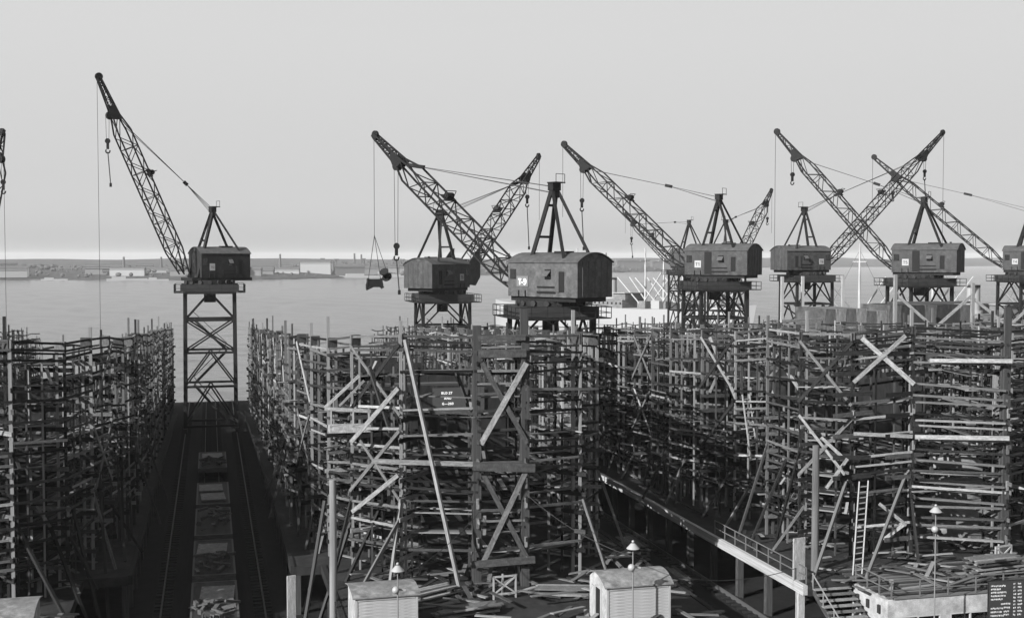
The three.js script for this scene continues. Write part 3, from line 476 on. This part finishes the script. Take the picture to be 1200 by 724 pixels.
{
  const t = thing('deck_house_block', 'grey prefabricated deck block rising above the farther staging below the T6 crane', 'deck block', [77.6, 11.2, -142]);
  for (let i = 0; i < 6; i++) box(t, 'wall_plate', -4.2 + i * 1.4 + 0.7, 3.2, i % 2 * 0.04, 1.38, 6.6 - (i > 3 ? 0.6 : 0), 8, i % 2 ? M.shipGrey : M.hullLight);
  const u = thing('deck_house_block', 'dark long deck block behind the braced pale timbers on the farther staging', 'deck block', [87.6, 11.2, -141]);
  for (let i = 0; i < 7; i++) box(u, 'wall_plate', -4.95 + i * 1.65, 3.4 + (i % 2) * 0.06, 0, 1.63, 6.9, 7, i % 3 ? M.steelMid : M.hullLight);
  box(u, 'rail_beam', 0, 7.2, 3.2, 11.6, 0.3, 0.3, M.hullLight);
}

// ---------- head of the right-hand way: concrete wall, stair, railings ----------
{
  const t = thing('head_wall', 'pale concrete wall with square window openings below the planked platform', 'wall', [39, 0, -65.3]);
  const segs = [[0, 0.5], [3.6, 4.2], [7, 7.6], [10.6, 11.2], [14.2, 27]];
  const wall = [boxGeo(13.5, 3.1, -0.2, 27, 1.0, 0.4), boxGeo(13.5, 0.5, -0.2, 27, 1.0, 0.4)]; for (const [a, b] of segs) wall.push(boxGeo((a + b) / 2, 1.8, -0.2, b - a, 1.6, 0.4)); wall.push(boxGeo(0.2, 1.8, -2.3, 0.4, 3.6, 3.8));
  mesh('wall', uvMetres(mergeGeometries(wall), 5), M.concrete, t);
  for (let k = 0; k < 4; k++) { const x = segs[k][1], w = segs[k + 1][0] - x; const f = mesh('window', mergeGeometries([boxGeo(x + w / 2, 2.57, -0.05, w, 0.08, 0.12), boxGeo(x + w / 2, 1.04, -0.05, w, 0.08, 0.12), boxGeo(x + 0.05, 1.8, -0.05, 0.1, 1.45, 0.12), boxGeo(x + w - 0.05, 1.8, -0.05, 0.1, 1.45, 0.12), boxGeo(x + w / 2, 1.8, -0.05, 0.08, 1.45, 0.12)]), M.white, t); mesh('pane', boxGeo(x + w / 2, 1.8, -0.3, w, 1.55, 0.02), M.glass, f); }
  const deck = []; for (let i = 0; i < 26; i++) { const z = -0.15 - i * 0.3; box(t, 'deck_plank', 13.6 + rr(-0.2, 0.2), 3.66 + rr(0, 0.03), z, 26.6, 0.07, 0.27, TIMBER[pick([1, 2, 2, 3])]); }
  for (let i = 0; i < 12; i++) bar(t, 'rail_post', V(0.3 + i * 1.9, 3.7, -0.1), V(0.3 + i * 1.9, 4.8, -0.1), 0.07, 0.07, TIMBER[3]);
  for (const y of [4.2, 4.75]) { bar(t, 'handrail', V(0.3, y, -0.1), V(21.2, y, -0.1), 0.06, 0.06, TIMBER[3]); bar(t, 'handrail', V(0.25, y, -0.1), V(0.25, y, -4.2), 0.06, 0.06, TIMBER[3]); }
  for (let i = 1; i < 4; i++) bar(t, 'rail_post', V(0.25, 3.7, -i * 1.4), V(0.25, 4.8, -i * 1.4), 0.07, 0.07, TIMBER[3]);
  for (const x of [0.1]) for (const z of [-0.9, -2.2, -3.4]) box(t, 'bracket', -0.06, 2.9, z, 0.12, 0.5, 0.25, M.steelMid);
}
{
  const t = thing('stair', 'worn stair of pale treads between the concrete beam and the head wall', 'stair', [37.5, 0, -69.5]);
  for (let i = 0; i < 14; i++) box(t, 'tread', rr(-0.04, 0.04), 3.42 - i * 0.245, 0.2 + i * 0.42, 2.5, 0.08, 0.36, TIMBER[pick([3, 4, 4])]);
  for (const s of [-1, 1]) bar(t, 'stringer', V(s * 1.2, 3.3, 0), V(s * 1.2, 0.05, 5.9), 0.1, 0.3, TIMBER[2]);
  for (const s of [-1]) { bar(t, 'handrail', V(s * 1.25, 4.4, 0), V(s * 1.25, 1.2, 5.9), 0.06, 0.06, TIMBER[4]); for (let i = 0; i < 5; i++) bar(t, 'baluster', V(s * 1.25, 3.4 - i * 0.76, 0.1 + i * 1.35), V(s * 1.25, 4.4 - i * 0.76, 0.1 + i * 1.35), 0.06, 0.06, TIMBER[4]); }
}
{
  const t = thing('edge_railing', 'thin timber railing along the concrete edge of the platform above the track', 'railing', [36.1, 3.6, -70]);
  for (let i = 0; i < 9; i++) bar(t, 'post', V(0, 0, -i * 1.8), V(0, 1.05, -i * 1.8), 0.07, 0.07, TIMBER[3]);
  for (const y of [0.5, 1.02]) bar(t, 'rail', V(0, y, 0), V(0, y, -14.4), 0.06, 0.06, TIMBER[3]);
}
function ladder(a, b, w, label, mat) {
  const t = thing('ladder', label, 'ladder'), A = V(...a), B = V(...b), s = V(w / 2, 0, -w * 0.12); const n = Math.round(A.distanceTo(B) / 0.36);
  for (const k of [-1, 1]) bar(t, 'side_rail', A.clone().addScaledVector(s, k), B.clone().addScaledVector(s, k), 0.08, 0.12, mat);
  for (let i = 1; i < n; i++) { const p = A.clone().lerp(B, i / n); bar(t, 'rung', p.clone().addScaledVector(s, -1), p.clone().addScaledVector(s, 1), 0.06, 0.06, mat); }
}
ladder([41.5, 9.4, -72.6], [40.2, 3.62, -71], 0.75, 'long pale wooden ladder leaning on the staging at the concrete head wall', TIMBER[5]);
ladder([39.3, 13.7, -86.2], [39.9, 9.1, -86], 0.65, 'white ladder hung high on the outer side of the planked staging', TIMBER[5]);
ladder([19.38, 10.5, -104.5], [19.97, 4.2, -104.2], 0.6, 'grey ladder against the dark chalked bulkhead', TIMBER[2]);

// ---------- sheds, lamps, boards at the head of the ways ----------
function shed(x, z, w, dp, hgt, label, arch, door) {
  const t = thing('work_shed', label, 'shed', [x, 3.6, z], R(1));
  const sh = new THREE.Shape(); sh.moveTo(0, 0); sh.lineTo(dp, 0); sh.lineTo(dp, hgt); for (let i = 1; i <= 8; i++) { const u = i / 8; sh.lineTo(dp * (1 - u), hgt + arch * (1 - (2 * u - 1) ** 2)); } sh.closePath();
  const body = new THREE.ExtrudeGeometry(sh, { depth: w, bevelEnabled: false }); body.rotateY(Math.PI / 2); mesh('body', uvMetres(body, 3), M.shedWall, t); // runs x 0..w, z 0..-dp
  const rs = new THREE.Shape(); const f = (u) => hgt + arch * (1 - (2 * u - 1) ** 2); rs.moveTo(-0.15, f(0)); for (let i = 0; i <= 8; i++) rs.lineTo(-0.15 + (dp + 0.3) * i / 8, f(i / 8) + 0.07); for (let i = 8; i >= 0; i--) rs.lineTo(-0.15 + (dp + 0.3) * i / 8, f(i / 8) + 0.015);
  const rg = new THREE.ExtrudeGeometry(rs, { depth: w + 0.3, bevelEnabled: false }); rg.rotateY(Math.PI / 2); rg.translate(-0.15, 0, 0); mesh('roof', uvMetres(rg, 3), M.shedRoof, t);
  for (let y = 0.1; y < hgt - 0.1; y += 0.17) { const b = box(t, 'clapboard', w / 2, y + 0.085, 0.02, w - 0.26, 0.175, 0.025, M.shedWall); b.rotation.x = -0.07; }
  for (const xx of [0.06, w - 0.06]) box(t, 'corner_board', xx, hgt / 2, 0.035, 0.13, hgt, 0.05, M.shedWall);
  box(t, 'eaves_board', w / 2, hgt - 0.07, 0.05, w - 0.3, 0.13, 0.04, M.shedWall);
  if (door) { box(t, 'doorway', -0.01, 1.1, -dp * 0.45, 0.05, 2.1, 0.8, M.black); box(t, 'door_leaf', -0.05, 1.1, -dp * 0.45 - 0.75, 0.05, 2.1, 0.7, M.shedWall); for (const q of [0.02, -0.92]) box(t, 'door_frame', -0.03, 1.12, -dp * 0.45 + 0.45 + q, 0.08, 2.3, 0.1, M.white); }
  return t;
}
shed(20.75, -63.2, 3.7, 2.9, 2.5, 'pale clapboard shed with round roof and open side door beside the track', 0.5, true);
shed(7.4, -65.6, 3.4, 3.0, 2.15, 'white clapboard shed with low flat roof in front of the cross-braced staging', 0.25, false);
shed(-13.6, -66, 4.6, 4, 2.1, 'low pale roofed shed at the foot of the dark shaded staging', 0.3, false);
function lamp(x, y0, y1, z, label, side = 1) {
  const t = thing('yard_lamp', label, 'lamp post', [x, y0, z], 0); const h = y1 - y0;
  mesh('pole', new THREE.CylinderGeometry(0.03, 0.045, h, 10).translate(0, h / 2, 0), M.lampPole, t);
  mesh('reflector', new THREE.LatheGeometry([[0.06, 0.02], [0.12, 0], [0.36, -0.26], [0.34, -0.29], [0.1, -0.05]].map(([a, b]) => new THREE.Vector2(a, b)), 20), M.enamel, t, [0, h - 0.08, 0]);
  mesh('finial', new THREE.SphereGeometry(0.08, 10, 8), M.enamel, t, [0, h + 0.02, 0]);
  const g = mesh('floodlight', new THREE.SphereGeometry(0.2, 16, 12, 0, 6.3, 0, 2.0), M.enamel, t, [-0.12 * side, h - 1.35, 0.12]); g.rotation.set(0.9, 0, 0.5 * side);
  bar(t, 'bracket', V(0, h - 1.35, 0), V(0.42 * side, h - 1.4, 0.05), 0.09, 0.09, M.enamel);
}
lamp(21.9, 3.6, 8.8, -62.2, 'lamp post with cone reflector in front of the round-roofed shed');
lamp(9.55, 3.6, 7.75, -64.6, 'lamp post with cone reflector in front of the flat-roofed shed');
lamp(40.9, 0, 9.6, -63.4, 'tall thin lamp post in front of the concrete head wall');
{
  const t = thing('notice_board', 'black notice board with rows of white lettering by the concrete head wall', 'sign', [46.3, 3.45, -64.2], R(-4));
  box(t, 'panel', 0, 0, 0, 2.5, 2.5, 0.08, M.black);
  const m = printed(512, 512, (g, w, h) => { g.fillStyle = '#1c1c1c'; g.fillRect(0, 0, w, h); g.fillStyle = '#a8a8a8'; const ln = [[30, 58, 190], [30, 100, 120], [30, 142, 210], [30, 186, 200], [30, 230, 160], [170, 290, 130], [30, 345, 160], [30, 392, 150], [30, 438, 170], [210, 338, 70], [210, 388, 70], [210, 430, 70]]; let q = 3; const r = () => { q = (q * 16807) % 2147483647; return q / 2147483647; };
    const dash = (x, y, l) => { let u = x; while (u < x + l) { const c = 6 + r() * 10; g.fillRect(u, y - 8 - r() * 6, c, 17 + r() * 6); u += c + 4 + r() * 5; } }; ln.forEach(([x, y, l]) => dash(x, y, l)); for (let y = 40; y < 460; y += 44) { dash(340, y, 24); dash(400, y, 50); } });
  mesh('lettering', new THREE.PlaneGeometry(2.42, 2.42), m, t, [0, 0, 0.045]);
  for (const s of [-0.9, 0.9]) bar(t, 'post', V(s, -3.4, -0.1), V(s, 1.2, -0.1), 0.12, 0.12, TIMBER[2]);
}
{
  const t = thing('white_sheet_panel', 'white upright sheet fixed to the platform railing above the stair', 'panel', [36.1, 3.6, -71]);
  box(t, 'sheet', 0, 1.35, 0, 0.95, 2.7, 0.06, M.white, 0.25); bar(t, 'prop', V(0.2, 0, -0.6), V(0.1, 2.2, -0.05), 0.08, 0.08, TIMBER[3]);
  const u = thing('white_sheet_panel', 'narrow white upright board on a post by the deep track below the staging', 'panel', [4.3, 0, -70]);
  box(u, 'sheet', 0, 4.8, 0, 0.5, 2.6, 0.08, M.white, 0.3); bar(u, 'prop', V(0.1, 0, -0.2), V(0, 5.8, -0.08), 0.08, 0.08, TIMBER[3]);
}
{ // thick upright round timbers standing at the heads of the ways
  const a = mesh(numbered('mooring_timber'), new THREE.CylinderGeometry(0.2, 0.25, 10.9, 14).translate(0, 5.45, 0), TIMBER[4], scene, [6.95, 0, -73]); a.userData = { label: 'thick pale upright pole standing free before the cross-braced staging', category: 'pole' };
  const b = mesh(numbered('mooring_timber'), new THREE.CylinderGeometry(0.22, 0.26, 8.2, 14).translate(0, 4.1, 0), TIMBER[3], scene, [38.25, 3.6, -73]); b.userData = { label: 'thick upright pole standing at the corner above the concrete stair', category: 'pole' };
}
function trestle(x, y, z, turn, label) {
  const t = thing('trestle', label, 'trestle', [x, y, z], turn, 'white trestles');
  for (const [a, b] of [[[-0.7, 0, 0], [-0.7, 1.4, 0]], [[0.7, 0, 0], [0.7, 1.4, 0]], [[0, 0, -0.4], [0, 1.4, -0.4]]]) bar(t, 'leg', V(...a), V(...b), 0.09, 0.09, TIMBER[5]);
  for (const y of [0.3, 1.35]) bar(t, 'rail', V(-0.7, y, 0), V(0.7, y, 0), 0.08, 0.1, TIMBER[5]); bar(t, 'diagonal', V(-0.7, 0.3, 0.02), V(0.7, 1.3, 0.02), 0.06, 0.09, TIMBER[5]); bar(t, 'diagonal', V(-0.7, 1.3, 0.03), V(0.7, 0.3, 0.03), 0.06, 0.09, TIMBER[5]);
}
trestle(17.0, 3.6, -71.3, 0.1, 'white trestle on the ground between the two cross-braced posts');
trestle(50.6, 3.7, -70.6, 0.2, 'white trestle on the planked platform behind the notice board');
{ // white timber box frame hanging in the staging
  const t = thing('cutting_cradle', 'white open timber cradle fixed high in the cross-braced staging', 'cradle', [8.6, 13.6, -79]);
  box(t, 'floor', 0, -0.5, 0, 2.6, 0.45, 1.0, TIMBER[5]); for (const x of [-1.2, 0.2, 1.2]) bar(t, 'post', V(x, -0.4, 0.45), V(x, 0.8, 0.45), 0.1, 0.1, TIMBER[5]); bar(t, 'rail', V(-1.6, 0.85, 0.45), V(1.5, 0.6, 0.45), 0.1, 0.22, TIMBER[5]); bar(t, 'brace', V(-1.6, 0.9, 0.4), V(0.6, 2.9, 0.4), 0.1, 0.18, TIMBER[5]); bar(t, 'brace', V(-0.6, 0.9, -0.3), V(1.0, 2.5, -0.3), 0.1, 0.14, TIMBER[4]);
}

// ---------- railway wagons and stores on the track between the stagings ----------
const wagonLabels = ['flat wagon with a plate load and scattered fittings, on the deep dark track', 'flat wagon carrying a pale square plate, on the deep dark track', 'flat wagon with heaped fittings, on the deep dark track', 'flat wagon with two pale plates, on the deep dark track', 'flat wagon stacked with timber, under the T12 crane'];
[82, 95, 108, 121, 141].forEach((d, i) => {
  const t = thing('flat_wagon', wagonLabels[i], 'wagon', [0.1, 0.33, -d]);
  box(t, 'deck', 0, 1.05, 0, 2.9, 0.22, 11, M.steelMid); for (const s of [-1, 1]) box(t, 'side_sill', s * 1.45, 0.95, 0, 0.14, 0.5, 11, M.hullLight); for (const s of [-1, 1]) box(t, 'end_sill', 0, 0.96, s * 5.5, 3.0, 0.5, 0.2, M.hullLight);
  for (const z of [-4.2, -2.6, 2.6, 4.2]) for (const s of [-1, 1]) { const w = mesh('wheel', new THREE.CylinderGeometry(0.42, 0.42, 0.14, 16), M.steel, t, [s * 0.75, 0.43, z]); w.rotation.z = Math.PI / 2; }
  if (i !== 2) { for (let k = 0; k < (i === 3 ? 2 : 1); k++) box(t, 'steel_plate', rr(-0.2, 0.2), 1.24 + 0.06, -2.4 + k * 4.6 + 0.4, 2.2, 0.12, 3.4, M.shipGrey, rr(-0.05, 0.05)); }
  if (i !== 3) { const lg = []; for (let k = 0; k < 26; k++) { const x = rr(-1.2, 1.2), z = i === 2 ? rr(-4.5, 4.5) : rr(0.5, 4.8), a = rr(0, 3.1), l = rr(0.3, 1.4); lg.push(barGeo(V(x - Math.cos(a) * l / 2, 1.25 + rnd() * 0.4, z - Math.sin(a) * l / 2), V(x + Math.cos(a) * l / 2, 1.3 + rnd() * 0.5, z + Math.sin(a) * l / 2), rr(0.08, 0.3), rr(0.06, 0.3))); } const fm = mesh('fittings', mergeGeometries(lg), M.hullLight, t); fm.userData.kind = 'stuff'; }
});

function timberStack(x, y, z, turn, label, layers = 5) {
  const t = thing('timber_stack', label, 'timber stack', [x, y, z], turn, 'stacks of sawn boards');
  for (let j = 0; j < layers; j++) { if (j % 2 === 0) for (const q of [-1.3, 1.3]) box(t, 'bearer', q, 0.06 + j * 0.24, 0, 0.1, 0.1, 1.5, TIMBER[2]); for (let k = 0; k < 5; k++) if (rnd() < 0.9) box(t, 'board', rr(-0.2, 0.2), 0.17 + j * 0.24 + (j % 2 ? 0.02 : 0), -0.6 + k * 0.3, 3.8 + rr(-0.6, 0.4), 0.09, 0.26, TIMBER[pick([2, 3, 3, 4])], rr(-0.03, 0.03)); }
}
timberStack(14.2, 3.6, -68.4, 0.2, 'low stack of sawn boards between the two sheds', 2); timberStack(20.6, 3.6, -71.2, -0.3, 'low stack of sawn boards behind the round-roofed shed', 2); timberStack(12.6, 3.6, -71.8, 0.5, 'stack of sawn boards behind the flat-roofed shed', 3);
timberStack(48.5, 3.72, -68.6, 0.1, 'stack of sawn boards on the planked platform by the railing'); timberStack(-13, 3.6, -72.2, 0.2, 'stack of sawn boards before the dark shaded staging'); timberStack(32, 0.35, -82, 1.5, 'stack of boards between the rails below the concrete edge beam'); timberStack(32.4, 0.35, -92, 1.6, 'stack of boards on the shadowed track under the concrete edge beam');

// ---------- fitted-out ships at the outfitting pier ----------
function freighter(x, z, turn, label, k = 0) {
  const t = thing('moored_ship', label, 'ship', [x, -3, z], turn);
  const N = 40, pos = [], idx = []; const rows = 6; // length along x, bow at +x
  for (let i = 0; i <= N; i++) {
    const u = i / N, X = (u - 0.5) * 128, b = 8.6 * (u > 0.78 ? Math.sqrt(Math.max(0, 1 - ((u - 0.78) / 0.22) ** 2)) : u < 0.1 ? 0.55 + 0.45 * Math.sin(u / 0.1 * 1.57) : 1), top = 9.2 + 2.6 * Math.max(0, (u - 0.62) / 0.38) ** 2 + 1.2 * Math.max(0, (0.25 - u) / 0.25) ** 2;
    for (let r = 0; r < rows; r++) { const y = -0.5 + (top + 0.5) * Math.min(r, 2.5 + (r - 2.5)) / (rows - 2); const s = r < rows - 1; }
    for (const [s, y] of [[-1, top], [-1, top * 0.5], [-0.94, -0.6], [0.94, -0.6], [1, top * 0.5], [1, top]]) pos.push(X + (u > 0.9 ? (y / top) * 2.5 * (u - 0.9) * 10 : 0), y, s * b);
  }
  for (let i = 0; i < N; i++) for (let r = 0; r < 6; r++) { const a = i * 6 + r, b = i * 6 + (r + 1) % 6; idx.push(a, b, a + 6, b, b + 6, a + 6); }
  const g = new THREE.BufferGeometry(); g.setAttribute('position', new THREE.Float32BufferAttribute(pos, 3)); g.setIndex(idx);
  mesh('hull', uvMetres(g, 14), M.shipWhite, t).material.side = THREE.DoubleSide; const q0 = k;
  box(t, 'deck_house', q0 - 2, 10.6, 0, 15, 3, 12, M.shipGrey); box(t, 'bridge', q0 + 3, 13.2, 0, 6, 2.4, 10, M.shipGrey); box(t, 'bridge_roof', q0 + 3, 14.5, 0, 7, 0.25, 11.5, M.shipWhite);
  for (let i = -3; i <= 3; i++) for (const s of [-1, 1]) box(t, 'window', q0 + i * 2.2 - 2, 10.8, s * 6.02, 0.8, 0.8, 0.08, M.glass);
  const fn = mesh('funnel', new THREE.CylinderGeometry(1.7, 1.8, 7.5, 20), M.shipWhite, t, [q0 - 6, 15.8, 0]); mesh('funnel_top', new THREE.CylinderGeometry(1.76, 1.76, 0.7, 20), M.steelMid, fn, [0, 3.6, 0]); mesh('funnel_base', new THREE.CylinderGeometry(2.4, 2.5, 1.6, 16), M.shipWhite, fn, [0, -3.6, 0]);
  for (const mx of [-44, -20, 16, 25, 34, 50]) { const m = mesh('mast', new THREE.CylinderGeometry(0.25, 0.42, 21, 10), M.white, t, [mx, 9.5 + 10.5, 0]); bar(m, 'crosstree', V(0, 6, -2.6), V(0, 6, 2.6), 0.25, 0.25, M.white); for (const s of [-1, 1]) for (const q of [-1, 1]) bar(t, 'derrick', V(mx + q, 11, s * 2), V(mx + q * 11, 20 + (q > 0 ? 2 : 0), s * 3), 0.34, 0.34, M.white); for (const s of [-1, 1]) bar(m, 'stay', V(0, 9, 0), V(7 * s, -10, 6 * s), 0.07, 0.07, M.cable); }
  for (let i = 0; i < 44; i++) { const X = rr(-50, 58); if (Math.abs(X + 2 - q0) < 12) continue; box(t, 'deck_fitting', X, 10.2 + rr(0, 0.5), rr(-6, 6), rr(1, 4), rr(1.4, 3), rr(1, 3), pick([M.shipGrey, M.shipWhite, M.house])); }
  for (const X of [-46, 50]) { mesh('gun_tub', new THREE.CylinderGeometry(2.2, 2, 1.6, 16), M.shipWhite, t, [X, 12.6, 0]); }
  return t;
}
freighter(143, -428, R(-65), 'white freighter moored beyond the staging with pale masts, derricks and funnel', 5);
freighter(204, -292, R(10), 'moored ship with round white funnel beyond the farthest staging');

// ---------- far shore buildings and stacks ----------
{
  for (let i = 0; i < 70; i++) {
    const x = i < 46 ? rr(-270, 700) : rr(700, 2400), inl = rr(10, 240), z = shoreZ(x) - inl, w = rr(14, 70), h = rr(3, 8) * (rnd() < 0.15 ? 1.8 : 1), dp = rr(10, 22);
    const t = thing('shore_building', 'low hazy building among others on the far shore', 'building', [x, 0, z], rr(-0.2, 0.2), 'hazy buildings on the far shore');
    const m = pick([farLand[2], farLand[2], farLand[3], farLand[4]]);
    box(t, 'wall', 0, h / 2 + 2, 0, w, h + 4, dp, m);
    const g = new THREE.CylinderGeometry(dp * 0.62, dp * 0.62, w + 1, 3, 1).rotateZ(Math.PI / 2); g.rotateX(Math.PI / 6 * (rnd() < 0 ? 1 : 1)); g.scale(1, 0.35, 1); mesh('roof', g, farLand[4], t, [0, h + 4.2, 0]);
    if (rnd() < 0.16) mesh('stack', new THREE.CylinderGeometry(1.2, 1.8, rr(14, 30), 10).translate(0, h + 12, 0), farLand[4], t, [rr(-w / 3, w / 3), 0, 0]);
  }
  for (const [x, w, h] of [[-95, 46, 3.4], [-60, 26, 2.6], [-180, 30, 2.4], [205, 70, 4], [262, 40, 3], [238, 30, 5.5]]) {
    const t = thing('moored_barge', 'pale barge lying along the far shore', 'barge', [x, -3, shoreZ(x) + 22], 0.05, 'pale barges along the far shore');
    box(t, 'hull', 0, h * 0.3, 0, w, h * 0.8, 8, farLand[3]); box(t, 'cabin', -w * 0.2, h, 0, w * 0.35, h * 0.8, 6, farLand[3]);
  }
  for (let i = 0; i < 22; i++) { // clustered cranes and stacks of the works across the river
    const x = 150 + rr(0, 150), z = shoreZ(x) - rr(60, 200); const t = thing('shore_tower', 'hazy tower of the works across the water', 'tower', [x, 2, z], 0, 'hazy towers of the works across the water'); const h = rr(8, 22);
    mesh('shaft', new THREE.CylinderGeometry(rr(0.6, 1.4), rr(1, 1.8), h, 8).translate(0, h / 2, 0), farLand[4], t); box(t, 'head', 0, h, 0, rr(2, 7), 2, 3, farLand[4]);
  }
}
{ // far-off woods along the other bank
  const n = 1300, im = new THREE.InstancedMesh(new THREE.IcosahedronGeometry(1, 1), grey(0.06, 1), n), q = new THREE.Object3D();
  for (let i = 0; i < n; i++) { const x = i < 900 ? rr(-420, 1000) : rr(1000, 2600), inl = 12 + rnd() * 420, c = noise.noise(x / 70, inl / 60, 5); const h = c > 0.1 ? rr(1.6, 3.6) : rr(0.8, 1.8); q.position.set(x, Math.min(10, inl * 0.035) + h * 0.5, shoreZ(x) - inl); q.scale.set(h * rr(0.9, 2), h, h); q.rotation.y = rr(0, 6); q.updateMatrix(); im.setMatrixAt(i, q.matrix); }
  im.name = 'far_woods'; im.castShadow = im.receiveShadow = true; im.userData = { kind: 'stuff', label: 'low dark trees along the far bank of the water', category: 'trees' }; scene.add(im);
}
function wire(name, a, b, sag, label) { const A = V(...a), B = V(...b), m = A.clone().lerp(B, 0.5); m.y -= sag; const w = mesh(numbered(name), new THREE.TubeGeometry(new THREE.QuadraticBezierCurve3(A, m, B), 24, 0.022, 5), M.cable, scene); w.userData = { label, category: 'cable' }; }
wire('power_cable', [21.9, 8.0, -62.2], [18.9, 9.4, -73.5], 0.9, 'thin cable from the lamp post by the round-roofed shed to the cross-braced post');
wire('power_cable', [24.2, 6.4, -64.2], [36.0, 4.4, -71], 1.1, 'thin cable sagging from the round-roofed shed across the track');
wire('power_cable', [9.55, 7.0, -64.6], [16, 8.2, -74.2], 0.8, 'thin cable from the lamp post by the flat-roofed shed to the cross-braced post');
scene.updateMatrixWorld(true);
renderer.render(scene, camera);
